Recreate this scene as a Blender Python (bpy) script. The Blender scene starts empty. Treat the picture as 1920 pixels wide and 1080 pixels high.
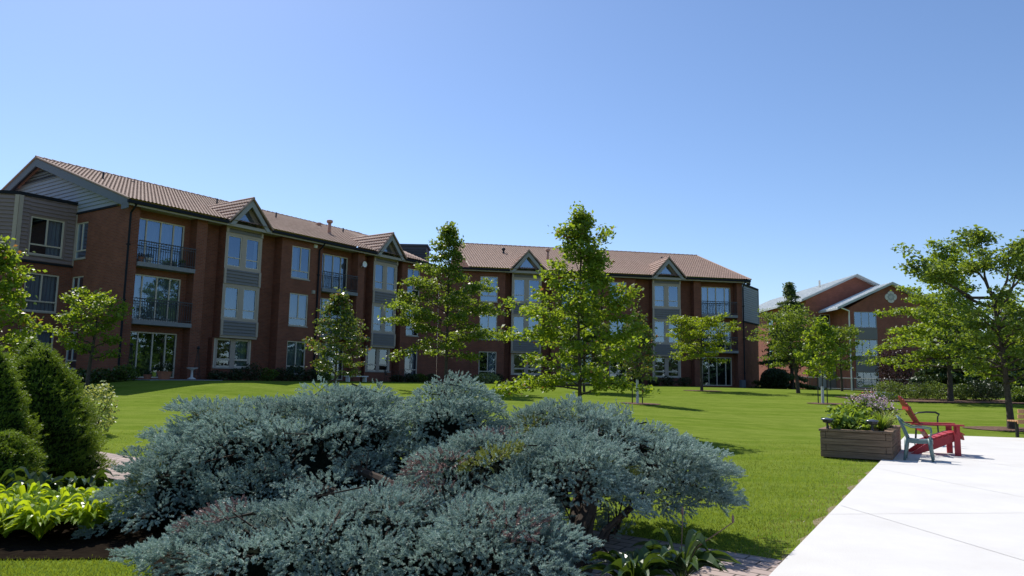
import bpy, math, random
import numpy as np
from mathutils import Vector, Matrix
random.seed(11); RS = np.random.default_rng(11)
R = math.radians
sc = bpy.context.scene
col = sc.collection
# ------------------------------------------------------------------ camera, sky, sun, exposure
PITCH, ROLL = 0.12164, -0.01740
cam_d = bpy.data.cameras.new("camera"); cam = bpy.data.objects.new("camera", cam_d); col.objects.link(cam)
fw = Vector((0, math.cos(PITCH), math.sin(PITCH))); up0 = Vector((0, -math.sin(PITCH), math.cos(PITCH))); rt0 = Vector((1, 0, 0))
cr, sr = math.cos(ROLL), math.sin(ROLL)
rt = rt0 * cr - up0 * sr; up = rt0 * sr + up0 * cr
M = Matrix((rt, up, -fw)).transposed().to_4x4(); M.translation = (0, 0, 1.3)
cam.matrix_world = M
cam_d.sensor_width = 36; cam_d.lens = 36 * 1390 / 1920; cam_d.clip_start = .05; cam_d.clip_end = 6000
sc.camera = cam
SUN_AZ = Vector((-.52, .855)).normalized(); SUN_EL = R(49)
sdir = Vector((SUN_AZ.x * math.cos(SUN_EL), SUN_AZ.y * math.cos(SUN_EL), math.sin(SUN_EL)))
w = bpy.data.worlds.new("World"); sc.world = w; w.use_nodes = True
nt = w.node_tree; nt.nodes.clear()
sky = nt.nodes.new("ShaderNodeTexSky"); sky.sky_type = 'NISHITA'; sky.sun_disc = False
sky.sun_elevation = SUN_EL; sky.sun_rotation = math.atan2(SUN_AZ.x, SUN_AZ.y)
sky.altitude = 100; sky.air_density = 1.0; sky.dust_density = .35; sky.ozone_density = 5.0
bg = nt.nodes.new("ShaderNodeBackground"); bg.inputs[1].default_value = .121
ow = nt.nodes.new("ShaderNodeOutputWorld"); hs = nt.nodes.new("ShaderNodeHueSaturation"); hs.inputs["Saturation"].default_value = 1.03; nt.links.new(sky.outputs[0], hs.inputs["Color"]); wb = nt.nodes.new("ShaderNodeMix"); wb.data_type = "RGBA"; wb.blend_type = "MULTIPLY"; wb.inputs[0].default_value = 1; wb.inputs[7].default_value = (1.02, .98, 1.0, 1); nt.links.new(hs.outputs[0], wb.inputs[6]); nt.links.new(wb.outputs[2], bg.inputs[0]); nt.links.new(bg.outputs[0], ow.inputs[0])
sl = bpy.data.lights.new("sun", 'SUN'); sl.energy = 4.8; sl.angle = R(.5); sl.color = (1, .955, .88)
so = bpy.data.objects.new("sun", sl); col.objects.link(so); so.rotation_euler = (-sdir).to_track_quat('-Z', 'Y').to_euler()
so.location = sdir * 60
sc.view_settings.view_transform = 'Standard'; sc.view_settings.look = 'None'; sc.view_settings.exposure = 0.3; sc.view_settings.gamma = 1
sc.cycles.max_bounces = 8; sc.cycles.transparent_max_bounces = 12
# ------------------------------------------------------------------ helpers
def ss(x, a, b):
    u = min(1, max(0, (x - a) / (b - a))); return u * u * (3 - 2 * u)
def gz(x, y):
    yl = min(max(0, .0275 * (y - 14)), .95)
    yr = 0 if y < 20.5 else (.03667 * (y - 20.5) if y < 40 else .0275 * (y - 14)); yr = min(yr, .95)
    k = ss(x, 3, 9); b = yl * (1 - k) + yr * k
    b -= .012 * min(60, max(0, x - 14)) * ss(y, 32, 55)
    dx, dy = x + 18.01, y - 34.28
    t = .557 * dx + .8305 * dy; d = .8305 * dx - .557 * dy
    wt = ss(t, -5.5, 1.0) * (1 - ss(d, 6.3, 13))
    return b + (.95 - b) * wt if b < .95 else b

def mat(name, base, rough=.7, var=.12, scale=6., spec=.3, bump=0., bscale=40., metal=0., base2=None):
    m = bpy.data.materials.new(name); m.use_nodes = True; n = m.node_tree; p = n.nodes["Principled BSDF"]
    p.inputs["Roughness"].default_value = rough; p.inputs["Specular IOR Level"].default_value = spec; p.inputs["Metallic"].default_value = metal
    tc = n.nodes.new("ShaderNodeTexCoord"); nz = n.nodes.new("ShaderNodeTexNoise"); nz.inputs["Scale"].default_value = scale
    nz.inputs["Detail"].default_value = 6; nz.inputs["Roughness"].default_value = .65
    n.links.new(tc.outputs["Object"], nz.inputs["Vector"])
    mr = n.nodes.new("ShaderNodeMapRange"); mr.inputs[1].default_value = .3; mr.inputs[2].default_value = .7
    n.links.new(nz.outputs[0], mr.inputs[0])
    mx = n.nodes.new("ShaderNodeMix"); mx.data_type = 'RGBA'
    b2 = base2 or tuple(min(1, c * (1 + var)) for c in base); b1 = base if base2 else tuple(c * (1 - var) for c in base)
    mx.inputs[6].default_value = (*b1, 1); mx.inputs[7].default_value = (*b2, 1)
    n.links.new(mr.outputs[0], mx.inputs[0]); n.links.new(mx.outputs[2], p.inputs["Base Color"])
    if bump:
        nb = n.nodes.new("ShaderNodeTexNoise"); nb.inputs["Scale"].default_value = bscale; nb.inputs["Detail"].default_value = 4
        n.links.new(tc.outputs["Object"], nb.inputs["Vector"])
        bp = n.nodes.new("ShaderNodeBump"); bp.inputs["Strength"].default_value = bump; bp.inputs["Distance"].default_value = .02
        n.links.new(nb.outputs[0], bp.inputs["Height"]); n.links.new(bp.outputs[0], p.inputs["Normal"])
    return m

def brickmat(name, c1, c2, mortar, bw, bh, ms=.01, rough=.85, bump=.4, off=.5, stain=.13):
    m = bpy.data.materials.new(name); m.use_nodes = True; n = m.node_tree; p = n.nodes["Principled BSDF"]
    p.inputs["Roughness"].default_value = rough; p.inputs["Specular IOR Level"].default_value = .2
    uv = n.nodes.new("ShaderNodeUVMap"); br = n.nodes.new("ShaderNodeTexBrick")
    br.inputs["Scale"].default_value = 1; br.inputs["Brick Width"].default_value = bw; br.inputs["Row Height"].default_value = bh
    br.inputs["Mortar Size"].default_value = ms; br.inputs["Mortar Smooth"].default_value = .2; br.offset = off
    br.inputs["Color1"].default_value = (*c1, 1); br.inputs["Color2"].default_value = (*c2, 1); br.inputs["Mortar"].default_value = (*mortar, 1)
    n.links.new(uv.outputs[0], br.inputs["Vector"])
    nz = n.nodes.new("ShaderNodeTexNoise"); nz.inputs["Scale"].default_value = 1.3; nz.inputs["Detail"].default_value = 7
    n.links.new(uv.outputs[0], nz.inputs["Vector"])
    mr = n.nodes.new("ShaderNodeMapRange"); mr.inputs[1].default_value = .3; mr.inputs[2].default_value = .7; mr.inputs[3].default_value = 1 - stain; mr.inputs[4].default_value = 1 + stain
    n.links.new(nz.outputs[0], mr.inputs[0])
    mx = n.nodes.new("ShaderNodeVectorMath"); mx.operation = 'SCALE'
    n.links.new(br.outputs[0], mx.inputs[0]); n.links.new(mr.outputs[0], mx.inputs["Scale"]); n.links.new(mx.outputs[0], p.inputs["Base Color"])
    bp = n.nodes.new("ShaderNodeBump"); bp.inputs["Strength"].default_value = bump; bp.inputs["Distance"].default_value = .01; bp.invert = True
    n.links.new(br.outputs[1], bp.inputs["Height"]); n.links.new(bp.outputs[0], p.inputs["Normal"])
    return m

def leafmat(name, dark, light, trans=.35, rough=.45, spec=.35, tcol=None):
    m = bpy.data.materials.new(name); m.use_nodes = True; n = m.node_tree; p = n.nodes["Principled BSDF"]; out = n.nodes["Material Output"]
    p.inputs["Roughness"].default_value = rough; p.inputs["Specular IOR Level"].default_value = spec
    at = n.nodes.new("ShaderNodeAttribute"); at.attribute_name = "tint"
    mx = n.nodes.new("ShaderNodeMix"); mx.data_type = 'RGBA'; mx.inputs[6].default_value = (*dark, 1); mx.inputs[7].default_value = (*light, 1)
    n.links.new(at.outputs["Fac"], mx.inputs[0]); n.links.new(mx.outputs[2], p.inputs["Base Color"])
    tr = n.nodes.new("ShaderNodeBsdfTranslucent")
    tm = n.nodes.new("ShaderNodeMix"); tm.data_type = 'RGBA'
    tc = tcol or (light[0] * 1.9, light[1] * 1.7, light[2] * .7)
    tm.inputs[6].default_value = (*[c * .6 for c in tc], 1); tm.inputs[7].default_value = (*tc, 1)
    n.links.new(at.outputs["Fac"], tm.inputs[0]); n.links.new(tm.outputs[2], tr.inputs[0])
    ms = n.nodes.new("ShaderNodeMixShader"); ms.inputs[0].default_value = trans
    n.links.new(p.outputs[0], ms.inputs[1]); n.links.new(tr.outputs[0], ms.inputs[2]); n.links.new(ms.outputs[0], out.inputs[0])
    return m

def glassmat(name, refl=.2, tint=(.85, .9, .92)):
    m = bpy.data.materials.new(name); m.use_nodes = True; n = m.node_tree; n.nodes.remove(n.nodes["Principled BSDF"]); out = n.nodes["Material Output"]
    g = n.nodes.new("ShaderNodeBsdfGlossy"); g.inputs["Roughness"].default_value = .015; g.inputs[0].default_value = (.44, .60, .82, 1)
    t = n.nodes.new("ShaderNodeBsdfTransparent"); t.inputs[0].default_value = (*tint, 1)
    fr = n.nodes.new("ShaderNodeFresnel"); fr.inputs[0].default_value = 1.5
    mr = n.nodes.new("ShaderNodeMapRange"); mr.inputs[1].default_value = .04; mr.inputs[2].default_value = 1; mr.inputs[3].default_value = refl; mr.inputs[4].default_value = 1
    n.links.new(fr.outputs[0], mr.inputs[0])
    tc = n.nodes.new("ShaderNodeTexCoord"); nz = n.nodes.new("ShaderNodeTexNoise"); nz.inputs["Scale"].default_value = .8
    bp = n.nodes.new("ShaderNodeBump"); bp.inputs["Strength"].default_value = .03; bp.inputs["Distance"].default_value = .1
    n.links.new(tc.outputs["Object"], nz.inputs["Vector"]); n.links.new(nz.outputs[0], bp.inputs["Height"]); n.links.new(bp.outputs[0], g.inputs["Normal"])
    ms = n.nodes.new("ShaderNodeMixShader"); n.links.new(mr.outputs[0], ms.inputs[0]); n.links.new(t.outputs[0], ms.inputs[1]); n.links.new(g.outputs[0], ms.inputs[2])
    n.links.new(ms.outputs[0], out.inputs[0]); return m

ROOT = {}
def thing(name, label, cat, loc=(0, 0, 0), rz=0, group=None):
    o = bpy.data.objects.new(name, None); col.objects.link(o); o.empty_display_size = .2
    o.location = loc; o.rotation_euler = (0, 0, rz); o["label"] = label; o["category"] = cat
    if group: o["group"] = group
    return o
def tag(o, label, cat, group=None):
    o["label"] = label; o["category"] = cat
    if group: o["group"] = group
    return o
def link(name, me, parent, origin):
    o = bpy.data.objects.new(name, me); col.objects.link(o)
    if parent: o.parent = parent
    elif origin is not None: o.location = origin
    return o
def base_of(parent):
    b = Vector((0, 0, 0))
    while parent: b += Vector(parent.location); parent = parent.parent
    return b

class MB:
    def __init__(s): s.v = []; s.f = []; s.m = []
    def face(s, pts, m=0):
        i = len(s.v); s.v += [tuple(p) for p in pts]; s.f.append(tuple(range(i, i + len(pts)))); s.m.append(m)
    def box(s, a0, a1, b0, b1, c0, c1, m=0, T=None):
        T = T or (lambda a, b, c: (a, b, c))
        P = [T(a, b, c) for a in (a0, a1) for b in (b0, b1) for c in (c0, c1)]
        i = len(s.v); s.v += [tuple(p) for p in P]
        for f in ((0, 1, 3, 2), (4, 6, 7, 5), (0, 4, 5, 1), (2, 3, 7, 6), (0, 2, 6, 4), (1, 5, 7, 3)): s.f.append(tuple(i + k for k in f)); s.m.append(m)
    def beam(s, p, q, wd, th, m=0, side=None):
        p, q = Vector(p), Vector(q); d = (q - p).normalized()
        sd = Vector(side) if side else (d.cross(Vector((0, 0, 1))) if abs(d.z) < .95 else Vector((1, 0, 0)))
        sd = (sd - d * sd.dot(d)).normalized(); u = sd.cross(d)
        s.box(0, 1, -.5, .5, -.5, .5, m, lambda a, b, c: p + (q - p) * a + sd * (b * wd) + u * (c * th))
    def tube(s, pts, rad, n=6, m=0, caps=True):
        pts = [Vector(p) for p in pts]; rad = rad if hasattr(rad, '__len__') else [rad] * len(pts)
        i0 = len(s.v); ref = None
        for k, p in enumerate(pts):
            d = (pts[min(k + 1, len(pts) - 1)] - pts[max(k - 1, 0)])
            d = d.normalized() if d.length > 1e-9 else Vector((0, 0, 1))
            if ref is None: ref = d.orthogonal().normalized()
            ref = (ref - d * ref.dot(d)); ref = ref.normalized() if ref.length > 1e-6 else d.orthogonal().normalized()
            b = d.cross(ref)
            for j in range(n):
                a = 2 * math.pi * j / n; s.v.append(tuple(p + (ref * math.cos(a) + b * math.sin(a)) * rad[k]))
        for k in range(len(pts) - 1):
            for j in range(n):
                a = i0 + k * n + j; b_ = i0 + k * n + (j + 1) % n; s.f.append((a, b_, b_ + n, a + n)); s.m.append(m)
        if caps:
            s.f.append(tuple(i0 + j for j in range(n))[::-1]); s.m.append(m)
            e = i0 + (len(pts) - 1) * n; s.f.append(tuple(e + j for j in range(n))); s.m.append(m)
    def lathe(s, prof, c=(0, 0, 0), n=16, m=0):
        i0 = len(s.v)
        for r, z in prof:
            for j in range(n):
                a = 2 * math.pi * j / n; s.v.append((c[0] + r * math.cos(a), c[1] + r * math.sin(a), c[2] + z))
        for k in range(len(prof) - 1):
            for j in range(n):
                a = i0 + k * n + j; b = i0 + k * n + (j + 1) % n; s.f.append((a, b, b + n, a + n)); s.m.append(m)
    def grid(s, P, m=0):
        nr, nc = len(P), len(P[0]); i0 = len(s.v)
        for r in P: s.v += [tuple(p) for p in r]
        for i in range(nr - 1):
            for j in range(nc - 1):
                a = i0 + i * nc + j; s.f.append((a, a + 1, a + nc + 1, a + nc)); s.m.append(m)
    def build(s, name, mats, parent=None, smooth=False, local=False, origin=None, bevel=0):
        mats = mats if isinstance(mats, (list, tuple)) else [mats]
        b = Vector((0, 0, 0)) if local else (base_of(parent) if parent else Vector(origin or (0, 0, 0)))
        me = bpy.data.meshes.new(name)
        me.from_pydata([(v[0] - b.x, v[1] - b.y, v[2] - b.z) for v in s.v], [], s.f)
        for m in mats: me.materials.append(m)
        if len(mats) > 1: me.polygons.foreach_set("material_index", s.m)
        uvl = me.uv_layers.new(name="UVMap"); me.update()
        uv = np.zeros((len(me.loops), 2), np.float32); va = np.array(s.v)
        for p in me.polygons:
            nx, ny, nz = p.normal
            idx = [me.loops[l].vertex_index for l in p.loop_indices]; P = va[idx]
            if abs(nz) > .7: uv[p.loop_start:p.loop_start + p.loop_total] = P[:, :2]
            else:
                L = math.hypot(nx, ny) or 1; tx, ty = -ny / L, nx / L
                if tx < -1e-6 or (abs(tx) <= 1e-6 and ty < 0): tx, ty = -tx, -ty
                uv[p.loop_start:p.loop_start + p.loop_total, 0] = P[:, 0] * tx + P[:, 1] * ty
                uv[p.loop_start:p.loop_start + p.loop_total, 1] = P[:, 2]
        uvl.data.foreach_set("uv", uv.ravel())
        if smooth: me.polygons.foreach_set("use_smooth", [True] * len(me.polygons))
        o = link(name, me, parent, None if local else (origin or None))
        if bevel:
            md = o.modifiers.new("bevel", 'BEVEL'); md.width = bevel; md.segments = 2; md.limit_method = 'ANGLE'
        return o

def fastmesh(name, V, k, mats, parent=None, tint=None, midx=None, origin=None, smooth=False):
    "V: (n*k,3) separate k-gons, already local"
    V = np.asarray(V, np.float32).reshape(-1, 3); n = len(V) // k
    me = bpy.data.meshes.new(name); me.vertices.add(n * k); me.vertices.foreach_set("co", V.ravel())
    me.loops.add(n * k); me.loops.foreach_set("vertex_index", np.arange(n * k, dtype=np.int32))
    me.polygons.add(n); me.polygons.foreach_set("loop_start", np.arange(0, n * k, k, dtype=np.int32))
    try: me.polygons.foreach_set("loop_total", np.full(n, k, np.int32))
    except Exception: pass
    for m in (mats if isinstance(mats, (list, tuple)) else [mats]): me.materials.append(m)
    if midx is not None: me.polygons.foreach_set("material_index", np.asarray(midx, np.int32))
    a = me.attributes.new("tint", 'FLOAT', 'FACE')
    a.data.foreach_set("value", np.asarray(tint if tint is not None else RS.random(n), np.float32))
    me.update(calc_edges=True); me.validate()
    return link(name, me, parent, origin)

def unit(a): return a / (np.linalg.norm(a, axis=-1, keepdims=True) + 1e-9)
def leaves(C, S, upb=.6, droop=0., aspect=.7, rs=RS):
    "diamond leaves with a fold; returns (n*4,3)"
    n = len(C); N = rs.normal(size=(n, 3)); N[:, 2] += upb * 2.2; N = unit(N)
    A = rs.normal(size=(n, 3)); A[:, 2] -= droop; A = unit(A - N * (A * N).sum(1, keepdims=True)); B = np.cross(N, A)
    S = (S * rs.uniform(.65, 1.25, n))[:, None]
    fold = N * S * .13
    return np.stack([C - A * S * .5, C + B * S * aspect * .5 + fold, C + A * S * .5, C - B * S * aspect * .5 + fold], 1).reshape(-1, 3)
def dome_cloud(n, rx, ry, rz, zc, shell=.35, rs=RS, lump=.12):
    d = unit(rs.normal(size=(n, 3))); r = 1 - shell * rs.random(n) ** 1.6
    ph = d @ rs.normal(size=(3, 6)) * 3.2 + rs.random(6) * 6
    r = r * (1 + lump * np.sin(ph).sum(1) / 2.4)
    P = d * r[:, None] * [rx, ry, rz]; P[:, 2] += zc; return P[P[:, 2] > .02]

# ------------------------------------------------------------------ materials
BRICK = brickmat("red_brick", (.235, .076, .042), (.17, .055, .034), (.18, .112, .086), .215, .075)
BRICK_B = brickmat("red_brick_far", (.30, .095, .062), (.23, .075, .052), (.2, .12, .095), .215, .075)
PAVER = brickmat("clay_pavers", (.42, .33, .29), (.34, .27, .24), (.09, .075, .06), .24, .12, .008, .9, .5)
ROOFT = mat("clay_roof_tile", (.30, .19, .145), .8, .25, 3., base2=(.44, .30, .235))
METALROOF = mat("pale_metal_roof", (.72, .74, .73), .75, .04, .5, spec=.1)
SIDING = mat("taupe_siding", (.24, .18, .17), .7, .06, 1.)
SIDING_P = mat("pale_grey_panel", (.30, .31, .33), .7, .05, 1.)
SIDING_G = mat("blue_grey_siding", (.31, .33, .37), .7, .05, 1.)
PANELG = mat("grey_spandrel_siding", (.19, .18, .178), .7, .06, 1.)
TRIM = mat("beige_trim", (.40, .33, .275), .6, .05, 2.)
FRAME = mat("cream_window_frame", (.56, .49, .40), .5, .04, 2.)
SOFFIT = mat("soffit_board", (.36, .33, .29), .7, .05)
GUTTER = mat("dark_gutter", (.018, .02, .026), .7, .1, spec=.08)
FASCIA = mat("slate_fascia", (.13, .14, .165), .6, .06)
DFASCIA = mat("dormer_fascia", (.3, .3, .3), .6, .06)
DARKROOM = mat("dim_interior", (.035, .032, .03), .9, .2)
CURTAIN = mat("white_sheer_curtain", (.30, .33, .36), .9, .03)
BLIND = mat("pale_blind", (.3, .32, .34), .8, .03)
GLASS = glassmat("window_glass", .27, (.7, .78, .85))
CONC_G = mat("grey_concrete_slab", (.22, .22, .235), .8, .1)
RAIL = mat("dark_railing", (.05, .052, .06), .4, .1)
PIPE = mat("vent_pipe_black", (.03, .03, .032), .5, .1)
TERRAP = mat("terracotta_pipe", (.42, .25, .19), .7, .1)
WHITE = mat("white_paint", (.75, .75, .74), .5, .03)
BARK = mat("grey_brown_bark", (.075, .06, .048), .95, .35, 9., bump=.8, bscale=30)
TWIG = mat("dark_twig", (.05, .035, .025), .95, .3, 12.)
REDP = mat("red_paint", (.40, .03, .04), .45, .1, 5., spec=.4)
TEAL = mat("faded_teal_plastic", (.13, .20, .19), .4, .06, 6., spec=.4)
BLACKM = mat("black_metal", (.02, .02, .022), .35, .1)
WOODO = mat("orange_bench_wood", (.5, .27, .13), .6, .15, 4.)
SOLAR = mat("black_solar_plastic", (.03, .03, .033), .3, .1)
SOLARTOP = mat("solar_cell_top", (.09, .10, .14), .15, .1, spec=.6)
POTM = mat("charcoal_pot", (.05, .055, .065), .5, .1)
TERRA = mat("clay_pot", (.36, .15, .09), .8, .12)
STONE = mat("pale_cast_stone", (.58, .56, .52), .8, .1, 5.)
GREYP = mat("grey_door_paint", (.42, .44, .46), .5, .04)
SOIL = mat("dark_garden_soil", (.012, .009, .007), 1., .4, 12., spec=.0, bump=1., bscale=25, base2=(.022, .017, .012))
MULCH = mat("bark_mulch", (.10, .06, .045), 1., .4, 10., spec=.05, bump=1., bscale=30, base2=(.2, .13, .1))

def woodmat(name, c1, c2, axis_scale=(1, 9, 9)):
    m = bpy.data.materials.new(name); m.use_nodes = True; n = m.node_tree; p = n.nodes["Principled BSDF"]
    p.inputs["Roughness"].default_value = .85; p.inputs["Specular IOR Level"].default_value = .2
    tc = n.nodes.new("ShaderNodeUVMap"); mp = n.nodes.new("ShaderNodeMapping"); mp.inputs["Scale"].default_value = (1.2, 26, 1)
    nz = n.nodes.new("ShaderNodeTexNoise"); nz.inputs["Scale"].default_value = 1.6; nz.inputs["Detail"].default_value = 8; nz.inputs["Roughness"].default_value = .7
    n.links.new(tc.outputs[0], mp.inputs[0]); n.links.new(mp.outputs[0], nz.inputs["Vector"])
    mr = n.nodes.new("ShaderNodeMapRange"); mr.inputs[1].default_value = .33; mr.inputs[2].default_value = .68; n.links.new(nz.outputs[0], mr.inputs[0])
    mx = n.nodes.new("ShaderNodeMix"); mx.data_type = 'RGBA'; mx.inputs[6].default_value = (*c1, 1); mx.inputs[7].default_value = (*c2, 1)
    n.links.new(mr.outputs[0], mx.inputs[0]); n.links.new(mx.outputs[2], p.inputs["Base Color"])
    bp = n.nodes.new("ShaderNodeBump"); bp.inputs["Strength"].default_value = .5; bp.inputs["Distance"].default_value = .01
    n.links.new(nz.outputs[0], bp.inputs["Height"]); n.links.new(bp.outputs[0], p.inputs["Normal"]); return m
TIMBER = woodmat("weathered_timber", (.11, .07, .046), (.31, .215, .15))

LF_MAPLE = leafmat("young_maple_leaf", (.055, .115, .016), (.205, .30, .038), .52)
LF_OAK = leafmat("oak_leaf", (.045, .095, .018), (.165, .245, .042), .48)
LF_SAP = leafmat("sapling_leaf", (.04, .08, .02), (.13, .19, .05), .4, rough=.35, spec=.5)
LF_TIP = leafmat("reddish_leaf_tip", (.22, .1, .06), (.32, .17, .09), .3)
LF_LIME = leafmat("lime_locust_leaf", (.09, .15, .014), (.2, .28, .025), .5)
LF_ASH = leafmat("ash_leaf", (.034, .07, .02), (.11, .165, .04), .4)
LF_ASHB = leafmat("ash_leaf_bright", (.045, .095, .02), (.17, .25, .045), .46)
LF_DARK = leafmat("dark_shrub_leaf", (.015, .03, .012), (.045, .075, .025), .15)
LF_MID = leafmat("mid_green_shrub_leaf", (.04, .085, .016), (.12, .19, .03), .35)
LF_PALE = leafmat("pale_variegated_leaf", (.12, .2, .04), (.4, .45, .2), .3)
LF_HEDGE = leafmat("fresh_hedge_leaf", (.06, .11, .025), (.16, .23, .06), .3)
LF_SALAD = leafmat("bright_vegetable_leaf", (.08, .16, .02), (.22, .33, .06), .42)
LF_CON = leafmat("soft_grey_green_needle", (.045, .085, .03), (.12, .185, .07), .3)
LF_PURPLE = leafmat("purple_leaf", (.02, .008, .014), (.055, .02, .03), .15)
LF_PINE = leafmat("dark_needle", (.024, .05, .02), (.07, .115, .045), .12)
LF_CONE = leafmat("dwarf_spruce_needle", (.035, .08, .014), (.16, .25, .028), .3)
LF_BLUE = leafmat("blue_spruce_needle", (.145, .22, .185), (.54, .655, .58), .25, rough=.55, spec=.25, tcol=(.36, .5, .43))
LF_DEAD = leafmat("dead_spruce_needle", (.2, .115, .10), (.42, .26, .235), .15, tcol=(.2, .12, .1))
LF_LIMEY = leafmat("yellow_green_needle", (.12, .15, .04), (.22, .26, .07), .2)
LF_HOSTA = leafmat("lime_hosta_leaf", (.16, .26, .012), (.34, .46, .03), .42, rough=.4, spec=.5)
LF_HOSTAD = leafmat("dark_hosta_leaf", (.025, .055, .014), (.065, .115, .025), .25, rough=.3, spec=.5)
PETAL = leafmat("mauve_petal", (.5, .33, .4), (.78, .64, .7), .3, tcol=(.5, .35, .42))
PETALR = leafmat("red_blossom", (.45, .03, .04), (.6, .08, .08), .2, tcol=(.5, .05, .05))
PETALB = leafmat("lavender_blossom", (.22, .26, .45), (.45, .5, .7), .2, tcol=(.3, .35, .5))
GRASSB = leafmat("grass_blade", (.075, .13, .016), (.21, .285, .045), .42, rough=.55, spec=.2)

# ------------------------------------------------------------------ ground
def pat(x, y): return .86 * x - .51 * y + 1.11
def pth(x, y): return .608 * x + .794 * y
def lawnmat():
    m = bpy.data.materials.new("mown_lawn"); m.use_nodes = True; n = m.node_tree; p = n.nodes["Principled BSDF"]
    p.inputs["Roughness"].default_value = 1; p.inputs["Specular IOR Level"].default_value = 0.
    tc = n.nodes.new("ShaderNodeTexCoord")
    def noise(s, det=6, vec=None, sc3=None):
        z = n.nodes.new("ShaderNodeTexNoise"); z.inputs["Scale"].default_value = s; z.inputs["Detail"].default_value = det; z.inputs["Roughness"].default_value = .7
        if sc3:
            mp = n.nodes.new("ShaderNodeMapping"); mp.inputs["Scale"].default_value = sc3; mp.inputs["Rotation"].default_value = (0, 0, R(-6)); n.links.new(tc.outputs["Object"], mp.inputs[0]); n.links.new(mp.outputs[0], z.inputs["Vector"])
        else: n.links.new(tc.outputs["Object"], z.inputs["Vector"])
        return z
    def ramp(src, a, b, c0, c1):
        mr = n.nodes.new("ShaderNodeMapRange"); mr.inputs[1].default_value = a; mr.inputs[2].default_value = b; n.links.new(src, mr.inputs[0])
        mx = n.nodes.new("ShaderNodeMix"); mx.data_type = 'RGBA'
        for k, c in ((6, c0), (7, c1)):
            if isinstance(c, tuple): mx.inputs[k].default_value = (*c, 1)
            else: n.links.new(c, mx.inputs[k])
        n.links.new(mr.outputs[0], mx.inputs[0]); return mx.outputs[2]
    fine = noise(30, 8); mid = noise(1.5, 7); mow = noise(.55, 4, sc3=(.18, 1.9, 1)); tiny = noise(160, 2); streak = noise(3.0, 6, sc3=(.5, 2.2, 1)); big = noise(.16, 4)
    c1 = ramp(fine.outputs[0], .3, .7, (.065, .112, .010), (.155, .22, .025))
    c2 = ramp(fine.outputs[0], .3, .7, (.125, .168, .027), (.245, .285, .064))
    c = ramp(mow.outputs[0], .44, .56, c1, c2)
    d = ramp(streak.outputs[0], .42, .58, (.078, .13, .013), (.19, .24, .044))
    e = ramp(mid.outputs[0], .42, .60, (.082, .137, .013), (.185, .235, .04))
    f = ramp(big.outputs[0], .38, .62, (.095, .148, .015), (.155, .205, .03))
    def mixc(a_, b_, k):
        m_ = n.nodes.new("ShaderNodeMix"); m_.data_type = 'RGBA'; m_.inputs[0].default_value = k; n.links.new(a_, m_.inputs[6]); n.links.new(b_, m_.inputs[7]); return m_.outputs[2]
    n.links.new(mixc(mixc(mixc(c, d, .42), e, .3), f, .2), p.inputs["Base Color"])
    bp = n.nodes.new("ShaderNodeBump"); bp.inputs["Strength"].default_value = .35; bp.inputs["Distance"].default_value = .03
    n.links.new(tiny.outputs[0], bp.inputs["Height"]); n.links.new(bp.outputs[0], p.inputs["Normal"]); return m
LAWN = lawnmat()
def axis(vals):
    out = []
    for a, b, st in vals:
        k = max(1, round((b - a) / st)); out += [a + (b - a) * i / k for i in range(k)]
    return out + [vals[-1][1]]
xs = axis([(-4000, -400, 900), (-400, -60, 60), (-60, -30, 5), (-30, 30, .75), (30, 70, 4), (70, 400, 60), (400, 4000, 900)])
ys = axis([(-600, -60, 180), (-60, -5, 12), (-5, 60, .75), (60, 110, 4), (110, 400, 60), (400, 5000, 900)])
g = MB(); g.grid([[(x, y, gz(x, y)) for x in xs] for y in ys]); lawn = g.build("lawn", LAWN, smooth=True); lawn["kind"] = "structure"
# bed of dark soil
def sheet(name, m, poly, h, nx=40, ny=40, inside=None):
    b = MB(); x0, x1 = min(p[0] for p in poly), max(p[0] for p in poly); y0, y1 = min(p[1] for p in poly), max(p[1] for p in poly)
    dx, dy = (x1 - x0) / nx, (y1 - y0) / ny
    for i in range(nx):
        for j in range(ny):
            P = [(x0 + a * dx, y0 + c * dy) for a, c in ((i, j), (i + 1, j), (i + 1, j + 1), (i, j + 1))]
            if inside(sum(p[0] for p in P) / 4, sum(p[1] for p in P) / 4): b.face([(x, y, gz(x, y) + h) for x, y in P])
    o = b.build(name, m); o["kind"] = "structure"; return o
def bed_edge(x): return 5.33 + .05 * math.sin(x * 2.1) - max(0, x + 2.5) * 1.9
def in_bed(x, y): return pth(x, y) < 4.42 and y > bed_edge(x) and pat(x, y) < -.02
b = MB(); pts = []
rows = []
for i in range(90):
    x = -9.5 + i * (11.4 / 89); ya = max(3.0, bed_edge(x)); yb = (4.42 - .608 * x) / .794
    if yb > ya: rows.append([(x, ya + (yb - ya) * j / 20, gz(x, ya + (yb - ya) * j / 20) + .012 + .03 * math.sin(x * 9 + j) * (0 < j < 20) * .4) for j in range(21)])
b.grid(rows); bed = b.build("soil_bed", SOIL, smooth=True); bed["kind"] = "structure"
# paver path
b = MB(); PD = Vector((-.794, .608)); PNn = Vector((.608, .794)); rows = []
for i in range(70):
    s = -1.3 + i * .34; r = []
    for j in range(5):
        c = 4.36 + (5.66 - 4.36) * j / 4; p = PNn * c + PD * s
        r.append((p.x, p.y, gz(p.x, p.y) + .022))
    rows.append(r)
b.grid(rows)
pa = b.build("paver_path", PAVER); pa["kind"] = "structure"
pa.data.uv_layers[0].data.foreach_set("uv", np.array([[PD.x * b.v[l.vertex_index][0] + PD.y * b.v[l.vertex_index][1], PNn.x * b.v[l.vertex_index][0] + PNn.y * b.v[l.vertex_index][1]] for l in pa.data.loops], np.float32).ravel())
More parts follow.
